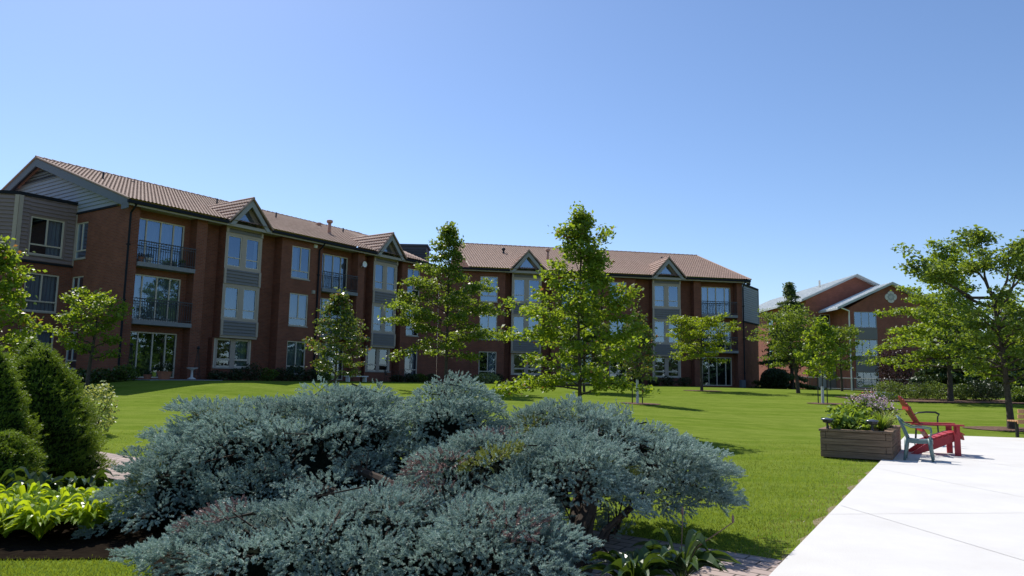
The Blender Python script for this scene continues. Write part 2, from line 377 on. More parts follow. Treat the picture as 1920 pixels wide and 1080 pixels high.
# concrete patio: a raised slab with cut joints
CONC = mat("pale_concrete", (.585, .565, .535), .85, .06, 1.2, spec=.15, bump=.15, bscale=60, base2=(.65, .635, .605))
JOINT = mat("joint_darker_concrete", (.57, .55, .52), .95, .1)  # control joint strips in a slightly darker concrete colour
b = MB(); E_ = Vector((.51, .86)); P_ = Vector((.86, -.51)); E0 = Vector((1.81, 5.23))
cr_ = [E0 - E_ * 7, E0 + E_ * 17.0, Vector((22, 16.2)), Vector((26, 4)), Vector((14, -8))]
b.face([(p.x, p.y, .035) for p in cr_])
for i in range(5):
    p, q = cr_[i], cr_[(i + 1) % 5]; b.face([(p.x, p.y, -.1), (q.x, q.y, -.1), (q.x, q.y, .035), (p.x, p.y, .035)])
patio = b.build("patio", CONC); patio["kind"] = "structure"
b = MB(); ja = Vector((.13, -.99)).normalized(); jb = Vector((.99, .13)).normalized()
def strip(p, d, l):
    n_ = Vector((-d.y, d.x)) * .0045
    b.face([(*(p - n_), .039), (*(p + d * l - n_), .039), (*(p + d * l + n_), .039), (*(p + n_), .039)])
for k in range(4):
    p = Vector((3.3 + k * 2.6, 9.5)); t = 0
    while pat(*p) < .06: p = p + ja * .05
    # start at the lawn edge
    while pat(*(p - ja * t)) > .03 and t < 9: t += .05
    strip(p - ja * t, ja, t + 9)
for yy in (3.6, 7.9, 12.2, 16.4):
    p = Vector((14, yy + 1.0)); t = 0
    while pat(*(p - jb * t)) > .03 and t < 14: t += .05
    strip(p - jb * t, jb, t)
jo = b.build("patio_joints", JOINT); jo["kind"] = "structure"

# ------------------------------------------------------------------ the apartment building
zF = .97; ST = 2.75; FL = [zF + ST * i for i in range(3)]; ZB = .45; ZT = 9.12; WRIDGE = 9.11; ZR = 12.68; SLP = (ZR - 9.28) / (WRIDGE + .5)
aL = .59078; aR = aL + .78927
L0 = Vector((-18.01, 34.276)); R0 = Vector((18.058, 57.744))
uL = Vector((math.sin(aL), math.cos(aL))); nL = Vector((math.cos(aL), -math.sin(aL)))
uR = Vector((math.sin(aR), math.cos(aR))); nR = Vector((math.cos(aR), -math.sin(aR)))
def TL(t, o, z): p = L0 + uL * t + nL * o; return Vector((p.x, p.y, z))
def TR(t, o, z): p = R0 - uR * t + nR * o; return Vector((p.x, p.y, z))
bld = thing("apartment_building", "long three storey red brick apartment building with clay tile roof, dormers and balconies", "apartment building", (-4, 46, .9))

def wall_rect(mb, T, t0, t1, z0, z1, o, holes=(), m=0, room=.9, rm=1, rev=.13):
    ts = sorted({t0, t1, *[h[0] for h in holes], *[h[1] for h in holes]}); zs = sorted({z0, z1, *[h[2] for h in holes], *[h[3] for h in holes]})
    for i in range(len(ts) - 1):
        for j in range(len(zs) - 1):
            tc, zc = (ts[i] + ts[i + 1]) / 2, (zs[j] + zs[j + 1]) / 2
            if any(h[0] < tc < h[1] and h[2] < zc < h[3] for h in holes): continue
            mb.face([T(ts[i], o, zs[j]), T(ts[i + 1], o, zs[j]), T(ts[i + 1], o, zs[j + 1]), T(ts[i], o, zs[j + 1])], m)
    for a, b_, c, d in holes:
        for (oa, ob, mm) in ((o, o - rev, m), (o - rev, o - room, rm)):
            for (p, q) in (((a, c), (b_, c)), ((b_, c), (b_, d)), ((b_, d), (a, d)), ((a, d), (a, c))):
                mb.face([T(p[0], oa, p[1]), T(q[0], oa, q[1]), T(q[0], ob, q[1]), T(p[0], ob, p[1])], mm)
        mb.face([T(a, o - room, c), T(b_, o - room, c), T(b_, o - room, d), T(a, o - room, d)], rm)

def window(T, t0, t1, z0, z1, o, cols=(), transom=None, curtain=None, fw=.06, sill=True, parent=None, name="window", ajar=None, fm=None):
    f = MB(); a, b_ = o - .1, o - .03
    f.box(t0, t0 + fw, a, b_, z0, z1, 0, T); f.box(t1 - fw, t1, a, b_, z0, z1, 0, T)
    f.box(t0 + fw, t1 - fw, a, b_, z0, z0 + fw, 0, T); f.box(t0 + fw, t1 - fw, a, b_, z1 - fw, z1, 0, T)
    zt = z0 + fw
    if transom: zt = z0 + transom; f.box(t0 + fw, t1 - fw, a, b_ - .004, zt - fw / 2, zt + fw / 2, 0, T); zt += fw / 2
    for c in cols: f.box(c - fw / 2, c + fw / 2, a, b_ - .006, zt, z1 - fw, 0, T)
    win = f.build(name, fm or FRAME, parent or bld)
    p = MB(); e = o - .07
    edges = [t0 + fw, *cols, t1 - fw]
    p.face([T(t0 + fw * .5, e, z0 + fw * .5), T(t1 - fw * .5, e, z0 + fw * .5), T(t1 - fw * .5, e, z1 - fw * .5), T(t0 + fw * .5, e, z1 - fw * .5)])
    p.build("pane", GLASS, win)
    if sill:
        s = MB(); s.box(t0 - .03, t1 + .03, o - .03, o + .05, z0 - .06, z0, 0, T); s.build("sill", SOFFIT, win)
    if curtain:
        c = MB()
        for (ca, cb, mt) in curtain:
            n = max(6, int((cb - ca) / .035)); P = []
            for zz in (z0 + .05, z1 - .03):
                P.append([T(ca + (cb - ca) * i / n, o - .22 + .035 * math.sin(i * 1.25 + ca * 7), zz) for i in range(n + 1)])
            c.grid(P)
        c.build("curtain", curtain[0][2], win, smooth=True)
    return win

def lap(mb, T, t0, t1, z0, z1, o, pitch=.19, m=0, trange=None):
    z = z0
    while z < z1 - .01:
        zt = min(z + pitch, z1); a, b_ = (t0, t1) if not trange else trange(z); c, d = (t0, t1) if not trange else trange(zt)
        if b_ > a:
            mb.face([T(a, o + .058, z), T(b_, o + .058, z), T(d, o + .003, zt), T(c, o + .003, zt)], m)
            mb.face([T(a, o, z), T(b_, o, z), T(b_, o + .058, z), T(a, o + .058, z)], m)
        z = zt

def tile_surface(mb, O, U, V, N, u0, u1, vr, spacing=.195, course=.38, amp=.045, sub=4, m=0):
    "clay pan tiles: ribs along V (up the slope), stepped courses"
    n = int((u1 - u0) / spacing * sub); i0 = None; prev = None
    for i in range(n + 1):
        u = u0 + (u1 - u0) * i / n; va, vb = vr(u)
        k = max(1, int(math.ceil((vb - va) / course))) if prev is None else K
        K = k if prev is None else K
        h = amp * abs(math.sin(math.pi * (u / spacing))) ** .8
        colv = []
        for j in range(K):
            v0 = va + (vb - va) * j / K; v1 = va + (vb - va) * (j + 1) / K
            colv += [O + U * u + V * v0 + N * (h + .04), O + U * u + V * v1 + N * (h + .004)]
        base = len(mb.v); mb.v += [tuple(p) for p in colv]
        if prev is not None:
            for r in range(2 * K - 1): mb.f.append((prev + r, base + r, base + r + 1, prev + r + 1)); mb.m.append(m)
        prev = base

rw = random.Random(5)
def curt(t0, t1, kind):
    w_ = t1 - t0
    return {0: None, 1: [(t0 + .04, t1 - .04, CURTAIN)], 2: [(t0 + .04, t0 + w_ * .45, CURTAIN)], 3: [(t0 + w_ * .55, t1 - .04, CURTAIN)],
            4: [(t0 + .04, t0 + w_ * .22, CURTAIN), (t0 + w_ * .78, t1 - .04, CURTAIN)], 5: [(t0 + .04, t1 - .04, BLIND)]}[kind]

def balcony_set(T, t0, t1, kinds, wp):
    "glazing, slab and railing of one recessed balcony bay on three floors"
    for k, f in enumerate(FL):
        a, b_ = t0 + .22, t1 - .3
        w_ = b_ - a
        window(T, a, b_, f + .06, f + 2.27, -.6, cols=[a + w_ * x for x in (.2, .5, .77)], curtain=curt(a, b_, kinds[k]), fw=.065, sill=False, parent=bld, name="sliding_door" if k == 0 else "balcony_window")
        if k:
            s = MB(); s.box(t0 + .003, t1 - .003, -.6 + .003, .1, f - .17, f + .03, 0, T); sl_ = s.build("balcony_slab", CONC_G, bld)
            r = MB(); r.box(t0 + .02, t1 - .02, .03, .07, f + 1.02, f + 1.07, 0, T); r.box(t0 + .02, t1 - .02, .035, .065, f + .12, f + .15, 0, T)
            r.box(t0 + .02, t1 - .02, .035, .065, f + .9, f + .925, 0, T)
            n = int((t1 - t0) / .125)
            for i in range(n + 1):
                t = t0 + .03 + (t1 - t0 - .06) * i / n; r.box(t - .009, t + .009, .04, .06, f + .03, f + 1.02, 0, T)
            r.build("railing", RAIL, sl_)

def bay(T, t0, t1, kinds):
    "projecting two storey bay with spandrel panels, paired windows and a glazed ground floor below it"
    w_ = t1 - t0; b = MB(); a0, a1 = t0 + .16, t0 + .16 + (w_ - .6) / 2; c0, c1 = a1 + .28, t1 - .16
    holes = [(p, q, f + .5, f + 2.14) for f in FL[1:] for p, q in ((a0, a1), (c0, c1))]
    zb = FL[1] - .55
    wall_rect(b, T, t0, t1, zb, ZT - .02, 0, holes, 0, room=.55, rm=1)
    for t in (t0, t1): b.face([T(t, 0, zb), T(t, -.65, zb), T(t, -.65, ZT - .02), T(t, 0, ZT - .02)], 2)
    b.face([T(t0, 0, zb), T(t1, 0, zb), T(t1, -.65, zb), T(t0, -.65, zb)], 0)
    for z0, z1 in ((zb + .12, FL[1] + .38), (FL[1] + 2.3, FL[2] + .36), (FL[2] + 2.28, ZT - .1)):
        b.box(t0, t0 + .13, .002, .07, z0, z1, 0, T); b.box(t1 - .13, t1, .002, .07, z0, z1, 0, T)
    by = b.build("bay_window", [TRIM, DARKROOM, BRICK], bld)
    for z0, z1 in ((zb + .14, FL[1] + .36), (FL[1] + 2.32, FL[2] + .34), (FL[2] + 2.3, ZT - .14)):
        s = MB(); lap(s, T, t0 + .132, t1 - .132, z0, z1, .003, .17); s.build("spandrel_panel", PANELG, by)
    i = 0
    for f in FL[1:]:
        for p, q in ((a0, a1), (c0, c1)):
            window(T, p, q, f + .5, f + 2.14, 0, transom=.46, curtain=curt(p, q, kinds[i]), sill=False, parent=bld, fw=.05); i += 1
    # ground floor
    g_ = MB(); p, q = t0 - .1, t1 - .1; zt = zb
    wall_rect(g_, T, p - .1, q + .1, ZB, zt, -.28, [(p, q, 1.62, zt - .03)], 0, room=.6)
    for t in (p - .1, q + .1): g_.face([T(t, -.28, ZB), T(t, -.65, ZB), T(t, -.65, zt), T(t, -.28, zt)], 0)
    g_.build("bay_base_wall", [BRICK, DARKROOM], bld)
    m_ = (p + q) / 2
    wn = window(T, p, q, 1.62, zt - .03, -.28, transom=.42, cols=[], curtain=curt(p, q, kinds[4]), fw=.1, parent=bld)
    z = MB(); z.box(m_ - .15, m_ + .15, -.38, -.29, 1.62, zt - .03, 0, T); z.box(p + .1, p + .22, -.38, -.3, 1.62, zt - .03, 0, T); z.box(q - .22, q - .1, -.38, -.3, 1.62, zt - .03, 0, T); z.build("mullion", TRIM, wn)

def dormer(T, tc, hw=1.3):
    d = thing_part = None
    zp, zf, of = 10.66, 9.22, .5
    f = MB()
    # rake boards, sloping, with thickness
    for s in (-1, 1):
        a = T(tc + s * (hw + .0), of, zf); p = T(tc, of, zp); dz = .30
        P = [T(tc + s * hw, of, zf - .14), T(tc, of, zp - .02), T(tc, of, zp - .4), T(tc + s * (hw - .27), of, zf - .14)]
        Q = [T(tc + s * hw, of - .06, zf - .14), T(tc, of - .06, zp - .02), T(tc, of - .06, zp - .4), T(tc + s * (hw - .27), of - .06, zf - .14)]
        f.face(P); f.face(Q)
        for i in range(4): f.face([P[i], P[(i + 1) % 4], Q[(i + 1) % 4], Q[i]])
    dm = f.build("dormer", DFASCIA, bld)
    # recessed triangular wall with glazing
    w_ = MB(); ow_ = .02
    w_.face([T(tc - hw, ow_, ZT - .03), T(tc + hw, ow_, ZT - .03), T(tc, ow_, zp - .08)]); 
    w_.box(tc - .95, tc + .95, ow_ + .003, ow_ + .06, ZT - .02, ZT + .12, 0, T)
    w_.build("dormer_wall", TRIM, dm)
    g_ = MB(); g_.face([T(tc - .72, ow_ + .02, ZT + .16), T(tc + .72, ow_ + .02, ZT + .16), T(tc, ow_ + .02, zp - .42)]); g_.build("triangle_pane", GLASS, dm)
    sf = MB()
    for s in (-1, 1): sf.face([T(tc + s * hw, of - .06, zf - .06), T(tc, of - .06, zp - .05), T(tc, ow_, zp - .05), T(tc + s * hw, ow_, zf - .06)])
    sf.build("dormer_soffit", SOFFIT, dm)
    # tiled slopes running back into the main roof
    rf = MB(); back = (zp + .02 - 9.28) / SLP - .0  # distance behind the eave line where the roof reaches the dormer ridge
    for s in (-1, 1):
        O = T(tc, of + .06, zp + .03); U = (T(tc, of - 1, 0) - T(tc, of, 0)).normalized()   # back along ridge
        V = (T(tc + s * (hw + .1), of, zf - .02) - T(tc, of, zp + .03)).normalized(); N = V.cross(U); N = N if N.z > 0 else -N
        Ls = math.hypot(hw + .1, zp - zf); D = back + .1
        # slope from ridge (v=0) to the valley
        nc = 6
        for j in range(nc):
            v0, v1 = Ls * j / nc + .002, Ls * (j + 1) / nc + .03; P = []
            ue = D * (1 - (j + .5) / nc) + .12; nu = max(4, int(ue / .055))
            for vv, lift in ((v1, .075), (v0, .012)):
                P.append([O + U * (ue * i / nu) + V * vv + N * (lift + .04 * abs(math.sin(math.pi * ue * i / nu / .22))) for i in range(nu + 1)])
            P.insert(0, [p_ - N * .07 for p_ in P[0]]); rf.grid(P)
        rf.tube([T(tc, of + .07, zp + .05), T(tc + s * (hw + .1), of + .07, zf + .0)], .05, 6)
    rf.tube([T(tc, of + .1, zp + .07), T(tc, of - D, zp + .05)], .075, 6)
    rf.build("dormer_roof", ROOFT, dm)

def wing(T, tend, kinds, roof_end, seedk):
    k = iter(kinds)
    b = MB(); 
    segs = [(0, .45, 0), (.45, 3.46, -.6), (3.46, 4.05, 0), (4.05, 8.8, -.65), (8.8, 11.82, 0), (11.82, 14.75, -.6), (14.75, 15.35, 0), (15.35, 18.9, -.65), (18.9, tend, 0)]
    for i, (a, c, o) in enumerate(segs):
        holes = []
        if i in (1, 5): holes = [(a + .22, c - .3, f + .06, f + 2.27) for f in FL]
        if i == 4: holes = [(9.53, 10.88, f + .38, f + 2.25) for f in FL]
        if i == 8: holes = [(19.45, 20.75, f + .38, f + 2.25) for f in FL]
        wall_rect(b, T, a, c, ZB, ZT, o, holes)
        if i: 
            po = segs[i - 1][2]
            b.face([T(a, o, ZB), T(a, po, ZB), T(a, po, ZT), T(a, o, ZT)])
    # gable end
    G = lambda s, x, z: T(-x, -s, z)
    gh = [(3.88, 5.0, f + .42, f + 2.28) for f in FL]
    wall_rect(b, G, 0, 2 * WRIDGE, ZB, 9.25, 0, gh)
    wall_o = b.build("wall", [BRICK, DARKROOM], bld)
    for f in FL: window(G, 3.88, 5.0, f + .42, f + 2.28, 0, cols=[4.45], transom=.42, curtain=curt(3.88, 5.0, rw.choice([0, 3, 5])))
    for j, f in enumerate(FL):
        window(T, 9.53, 10.88, f + .38, f + 2.25, 0, cols=[10.2], transom=.44, curtain=curt(9.53, 10.88, next(k)))
        window(T, 19.45, 20.75, f + .38, f + 2.25, 0, cols=[20.1], transom=.44, curtain=curt(19.45, 20.75, next(k)))
    balcony_set(T, .45, 3.46, [next(k) for _ in range(3)], None); balcony_set(T, 11.82, 14.75, [next(k) for _ in range(3)], None)
    bay(T, 5.15, 7.45, [next(k) for _ in range(5)]); bay(T, 16.15, 18.4, [next(k) for _ in range(5)])
    # gable siding, louvre, rake boards
    s = MB(); lap(s, G, 0, 1, 9.3, 12.3, .0, .2, 0, lambda z: (WRIDGE - (12.62 - z) / SLP, WRIDGE + (12.62 - z) / SLP))
    s.box(-.05, 2 * WRIDGE, .0, .06, 9.2, 9.3, 1, G)
    s.build("gable_siding", [SIDING_G, GUTTER], bld)
    lv = MB()
    for i in range(7):
        z = 11.55 + i * .13; h_ = (12.45 - z) / SLP
        if h_ > .15: lv.face([G(WRIDGE - h_, .09, z), G(WRIDGE + h_, .09, z), G(WRIDGE + h_, .03, z + .1), G(WRIDGE - h_, .03, z + .1)])
    lv.face([G(WRIDGE - 2.6, .025, 11.5), G(WRIDGE + 2.6, .025, 11.5), G(WRIDGE, .025, 12.42)], 1)
    for sg in (-1, 1): lv.beam(G(WRIDGE + sg * 2.75, .06, 11.5), G(WRIDGE, .06, 12.47), .12, .1, 2)
    lv.build("louvre_vent", [FASCIA, DARKROOM, TERRAP], bld)
    rk = MB()
    for sg in (-1, 1):
        e = WRIDGE + sg * (WRIDGE + .5)
        P = [(e, 9.26), (WRIDGE, ZR - .02), (WRIDGE, ZR - .44), (e, 8.86)]
        for x in (.40, .46): rk.face([G(a_, x, z_) for a_, z_ in P])
        for i in range(4): rk.face([G(P[i][0], .40, P[i][1]), G(P[(i + 1) % 4][0], .40, P[(i + 1) % 4][1]), G(P[(i + 1) % 4][0], .46, P[(i + 1) % 4][1]), G(P[i][0], .46, P[i][1])])
        rk.face([G(e, .4, 9.2), G(WRIDGE, .4, ZR - .08), G(WRIDGE, 0, ZR - .08), G(e, 0, 9.2)])
        rk.beam(G(WRIDGE + sg * (WRIDGE + .45), .43, 8.99), G(WRIDGE + sg * (WRIDGE - .05), .43, 8.99), .06, .3)
    rk.build("rake_board", FASCIA, bld)
    # roof
    r = MB(); O = T(0, .55, 9.27); U = (T(1, 0, 0) - T(0, 0, 0)); V = (T(0, -WRIDGE, ZR + .02) - O).normalized(); N = U.cross(V).normalized(); N = N if N.z > 0 else -N
    Ls = (T(0, -WRIDGE, ZR + .02) - O).length
    t_e, t_r = roof_end
    if abs(t_e - t_r) < .01: tile_surface(r, O, U, V, N, -.48, t_e, lambda u: (0, Ls))
    else:
        tile_surface(r, O, U, V, N, -.48, t_e, lambda u: (0, Ls))
        tile_surface(r, O, U, V, N, t_e, t_r, lambda u: (Ls * min(.97, (u - t_e) / (t_r - t_e)), Ls))
    r.face([T(-.48, -WRIDGE, ZR), T(t_r, -WRIDGE, ZR), T(t_r + (t_r - t_e), -2 * WRIDGE - .55, 9.27), T(-.48, -2 * WRIDGE - .55, 9.27)])
    rid = []
    n = int(t_r / .42)
    for i in range(n):
        a = -.5 + i * .42; r.tube([T(a, -WRIDGE, ZR + .05), T(a + .44, -WRIDGE, ZR + .035)], [.105, .085], 8)
    r.tube([T(-.47, .58, 9.3), T(-.47, -WRIDGE, ZR + .06)], .06, 6); r.tube([T(-.47, -2 * WRIDGE - .55, 9.3), T(-.47, -WRIDGE, ZR + .06)], .06, 6)
    # inner end of the roof, closed with a plain wall
    r.face([T(t_e, .5, 9.2), T(t_r, -WRIDGE, ZR - .05), T(t_r, -WRIDGE, 9.1)], 1)
    r.face([T(t_r, -WRIDGE, ZR - .05), T(t_r, -WRIDGE, 9.1), T(t_r + t_r - t_e, -2 * WRIDGE, 9.1)], 1)
    if abs(t_e - t_r) < .01: r.tube([T(t_e, .58, 9.3), T(t_e, -WRIDGE, ZR + .06)], .06, 6)
    r.build("roof", [ROOFT, BRICK], bld)
    # soffit, frieze board, gutter
    s = MB(); s.face([T(-.4, -.66, ZT), T(tend, -.66, ZT), T(tend, .45, ZT), T(-.4, .45, ZT)]); s.box(-.4, t_e + 1, .40, .44, ZT - .1, ZT + .06, 0, T); s.build("soffit", SOFFIT, bld)
    g_ = MB(); cuts = [-.46, 6.3 - 1.4, 6.3 + 1.4, 17.275 - 1.4, 17.275 + 1.4, t_e + .8]
    for i in (0, 2, 4): g_.box(cuts[i], cuts[i + 1], .45, .58, 9.1, 9.25, 0, T)
    g_.build("gutter", GUTTER, bld)
    for t in (-.04, 11.5):
        d = MB(); oo = .07
        d.tube([T(t, .5, 9.12), T(t, .3, 8.9), T(t, oo, 8.75), T(t, oo, .9)], .05, 8)
        for z in (2., 4.6, 7.2): d.box(t - .07, t + .07, 0.005, .13, z, z + .06, 0, T)
        d.build("downspout", GUTTER, bld)
    dormer(T, 6.3); dormer(T, 17.275)
    for f in FL[1:]:
        v = MB(); v.box(11.1, 11.3, .0, .1, f + 2.35, f + 2.55, 0, T); v.box(11.13, 11.27, .1, .13, f + 2.37, f + 2.45, 0, T); v.build("dryer_vent", WHITE if f > 5 else SOFFIT, bld)
    # end block with a splayed corner
    PL_ = [(0, -5.12), (-2.67, -5.12), (-6.1, -8.55), (-6.1, -12.5), (-2.67, -16), (0, -16)]
    blk = MB(); sid = MB()
    for i in range(5):
        (ta, oa), (tb, ob) = PL_[i], PL_[i + 1]; d = Vector((tb - ta, ob - oa)); Lw = d.length; d /= Lw; nn = Vector((-d.y, d.x)); nn = nn if i != 99 else nn
        cx, cy = (ta + tb) / 2, (oa + ob) / 2
        if nn.dot(Vector((cx + 2.5, cy + 10.5))) < 0: nn = -nn
        F = lambda s_, x, z, ta=ta, oa=oa, d=d, nn=nn: T(ta + d.x * s_ + nn.x * x, oa + d.y * s_ + nn.y * x, z)
        hl = []
        if i == 0: wpos = (.55, 2.1)
        elif i == 1 and T is TL: wpos = (1.6, 3.2)
        else: wpos = None
        if wpos: hl = [(wpos[0], wpos[1], f + .42, f + 2.28) for f in FL]
        wall_rect(blk, F, 0, Lw, ZB, 6.55, 0, [h for h in hl if h[3] < 6.5])
        h3 = [h for h in hl if h[3] > 6.5]
        wall_rect(blk, F, -.0, Lw, 6.55, 9.8, .05, h3, 2)
        if True:
            hh = h3[0] if h3 else None
            if hh:
                lap(sid, F, 0.06, hh[0] - .1, 6.6, 9.66, .052); lap(sid, F, hh[1] + .1, Lw - .06, 6.6, 9.66, .052)
                lap(sid, F, hh[0] - .1, hh[1] + .1, 6.6, hh[2] - .07, .052); lap(sid, F, hh[0] - .1, hh[1] + .1, hh[3] + .1, 9.66, .052)
            else: lap(sid, F, 0.06, Lw - .06, 6.6, 9.66, .052)
            sid.box(Lw - .14, Lw + .04, .05, .13, 6.55, 9.66, 1, F); sid.box(-.04, .14 if i else .05, .05, .13, 6.55, 9.66, 1, F)
            sid.box(-.05, Lw + .05, .0, .12, 9.68, 9.83, 2, F); sid.box(0, Lw, .0, .1, 6.47, 6.57, 2, F)
        if wpos:
            for f in FL:
                o_ = .05 if f > 6 else 0
                window(F, wpos[0], wpos[1], f + .42, f + 2.28, o_, cols=[(wpos[0] + wpos[1]) / 2], transom=.5, curtain=curt(wpos[0], wpos[1], 2 if f > 6 else rw.choice([0, 1, 5])), fw=.07)
    blk.face([T(p[0], p[1], 9.78) for p in PL_], 2)
    SB = SIDING if T is TL else SIDING_P
    blk.build("end_block_wall", [BRICK, DARKROOM, SB], bld); sid.build("end_block_siding", [SB, TRIM if T is TL else SIDING_P, GUTTER], bld)

wing(TL, 22.83, [1, 1, 1, 2, 2, 2,  0, 1, 1,  1, 1, 1,  1, 1, 0, 4, 3,  1, 1, 1, 1, 0], (20.95, 24.5), 1)
wing(TR, 23.78, [0, 2, 5, 1, 3, 1,  0, 0, 1,  1, 1, 0,  1, 1, 0, 1, 0,  1, 0, 0, 1, 0], (21.65, 21.65), 2)
lk = MB(); lk.face([TL(20, .3, 9.14), TL(22.9, .2, 9.14), TR(21.0, .2, 9.14), TR(21.0, -14, 9.14), TL(24, -14, 9.14)]); lk.build("link_roof", GUTTER, bld)
pu = MB(); pu.box(-8.6, -6.5, 55.2, 57.2, 9.14, 11.1); pu.box(-8.7, -6.4, 55.1, 57.3, 11.1, 11.25)
for i in range(9): pu.box(-8.55, -6.55, 55.16, 55.2, 9.4 + i * .18, 9.48 + i * .18)
pu.build("rooftop_unit", mat("dark_grey_metal", (.06, .065, .08), .5, .1), bld)
def pipe(T, t, o, z, h, r, m, cap=False):
    p = MB(); b0 = T(t, o, z - .1)
    p.tube([b0, b0 + Vector((0, 0, h + .1))], r, 10)
    if cap: p.lathe([(r * 1.6, 0), (r * 1.9, .05), (r * 1.9, .16), (r * 1.2, .2), (0, .22)], tuple(b0 + Vector((0, 0, h + .05))), 10); p.lathe([(r * 2, 0), (r * 1.1, .25)], tuple(b0), 10)
    p.build("vent_pipe", m, bld, smooth=True)
for t, o, z in ((1.37, -5.58, 11.43), (8.44, -5.88, 11.54), (12.98, -6.02, 11.59), (19.28, -6.34, 11.7)): pipe(TL, t, o, z, .42, .05, PIPE)
pipe(TL, 15.28, -3.37, 10.65, .85, .11, TERRAP, True)
pipe(TL, 4.06, -7.5, 12.11, .12, .09, PIPE); pipe(TL, 17.9, -7.4, 12.08, .15, .1, TERRAP, True)
pipe(TR, 18.1, -5.44, 11.38, .35, .08, PIPE, True); pipe(TR, 14.95, -3.12, 10.56, .85, .1, TERRAP, True); pipe(TR, 3.85, -6.91, 11.9, .15, .12, PIPE)
ds = MB(); dc = TL(15.05, .25, 8.35); ds.lathe([(.0, 0), (.11, .015), (.19, .05)], (0, 0, 0), 16)
q_ = nL.to_3d().to_track_quat('Z', 'Y'); ds.v = [tuple(dc + q_ @ Vector(v)) for v in ds.v]; ds.beam(TL(15.05, 0, 8.2), dc, .03, .03); ds.build("satellite_dish", WHITE, bld)
uv_ = MB(); uv_.box(.0, .38, .02, .3, .9, 1.5, 0, TR); uv_.box(.03, .35, .3, .32, .95, 1.45, 0, TR); uv_.build("meter_cabinet", FASCIA, bld)
st_ = MB(); st_.box(.4, 4.1, .05, 2.0, .8, .985, 0, TL); st_.build("terrace_slab", CONC_G, bld)

# ------------------------------------------------------------------ gabled brick building beyond
gb = thing("gabled_brick_building", "red brick building with pale metal roof and white quatrefoil emblem in its gable", "building", (38, 80, .6))
I3 = lambda a, o, z: Vector((a, -o, z))
def GT(y): return lambda a, o, z: Vector((a, y - o, z))
b = MB()
F0, F1 = GT(77), GT(81.2)
gw = [(35.7, 38.05, 7.2, 8.85), (35.7, 38.05, 4.25, 5.95), (35.7, 38.05, 1.0, 2.6)]
wall_rect(b, F0, 35.25, 43.9, .2, 9.3, 0, gw)
b.face([F0(35.25, 0, 9.3), F0(43.9, 0, 9.3), F0(39.57, 0, 11.75)])
b.face([(35.25, 77, .2), (35.25, 81.2, .2), (35.25, 81.2, 9.3), (35.25, 77, 9.3)]); b.face([(43.9, 77, .2), (43.9, 110, .2), (43.9, 110, 9.3), (43.9, 77, 9.3)])
wall_rect(b, F1, 32.4, 43.9, .2, 10.45, 0, [(33.9, 35.0, 6.9, 8.9), (31.9 + 1.6, 34.4, .7, 2.75)])
b.face([F1(32.4, 0, 10.45), F1(43.4, 0, 10.45), F1(37.9, 0, 13.15)])
SL = lambda a, o, z: Vector((32.4 - o, 81.2 + a, z))
lw = [(2.2 + i * 4.2, 3.6 + i * 4.2, f, f + 1.9) for i in (2, 4) for f in (1.2, 4.2, 7.2)]
wall_rect(b, SL, 0, 27, .2, 10.45, 0, lw)
b.build("wall", [BRICK_B, DARKROOM], gb)
for (a, c, z0, z1) in gw: window(F0, a, c, z0, z1, 0, cols=[a + (c - a) / 3, a + 2 * (c - a) / 3], transom=.5 if z0 < 4 else None, parent=gb, sill=False, fw=.06, fm=GREYP, curtain=None)
window(F1, 33.9, 35.0, 6.9, 8.9, 0, cols=[34.45], transom=.7, parent=gb, sill=False, fm=GREYP)
for (a, c, z0, z1) in lw: window(SL, a, c, z0, z1, 0, cols=[(a + c) / 2], transom=.6, parent=gb, fm=WHITE, fw=.1, curtain=[(a, c, BLIND)])
dr = MB(); dr.box(33.5, 34.4, -.1, .0, .7, 2.75, 0, F1); dr.box(33.6, 33.66, 0, .05, 1.6, 1.8, 0, F1); dr.build("door", GREYP, gb)
for z0, z1 in ((5.98, 7.17), (2.63, 4.22)): sp = MB(); sp.box(35.7, 38.05, .0, .05, z0, z1, 0, F0); sp.box(35.68, 38.07, .05, .07, z1 - .12, z1, 0, F0); sp.build("spandrel_panel", PANELG, gb)
wi = MB(); wi.box(34.5, 35.2, 0, .5, .6, 4.3, 0, F1); wi.build("grey_annex_panel", PANELG, gb)
def mroof(xa, xp, xb, za, zp, y0, y1):
    r = MB()
    for (x0, z0) in ((xa, za), (xb, zp - (zp - za) * (xb - xp) / (xp - xa))):
        A, B, C_, D_ = Vector((x0, y0, z0)), Vector((xp, y0, zp)), Vector((xp, y1, zp)), Vector((x0, y1, z0))
        r.face([A, B, C_, D_]); dn = Vector((0, 0, -.22)); r.face([A + dn, B + dn, C_ + dn, D_ + dn]); r.face([A, B, B + dn, A + dn], 1); r.face([A, D_, D_ + dn, A + dn], 1)
        n = int((y1 - y0) / .6)
        for i in range(n + 1):
            y = y0 + (y1 - y0) * i / n; r.beam((x0, y, z0 + .02), (xp, y, zp + .02), .05, .06)
    r.build("roof", [METALROOF, GREYP], gb)
mroof(33.75, 39.57, 45.4, 9.22, 11.95, 76.4, 81.4); mroof(31.7, 37.9, 44.1, 10.45, 13.35, 80.6, 108)
e = MB()
def quatre(cx, cz, rr, o, o2, n=48):
    pts = []
    for i in range(n):
        a = 2 * math.pi * i / n; k = rr * (.74 + .26 * abs(math.cos(2 * a)) ** .55); pts.append((cx + k * math.cos(a), cz + k * math.sin(a)))
    e.face([F0(x, o2, z) for x, z in pts])
    for i in range(n): p, q = pts[i], pts[(i + 1) % n]; e.face([F0(p[0], o, p[1]), F0(q[0], o, q[1]), F0(q[0], o2, q[1]), F0(p[0], o2, p[1])])
quatre(39.6, 10.45, .62, 0, .1)
em = e.build("quatrefoil_emblem", STONE, gb); e = MB()
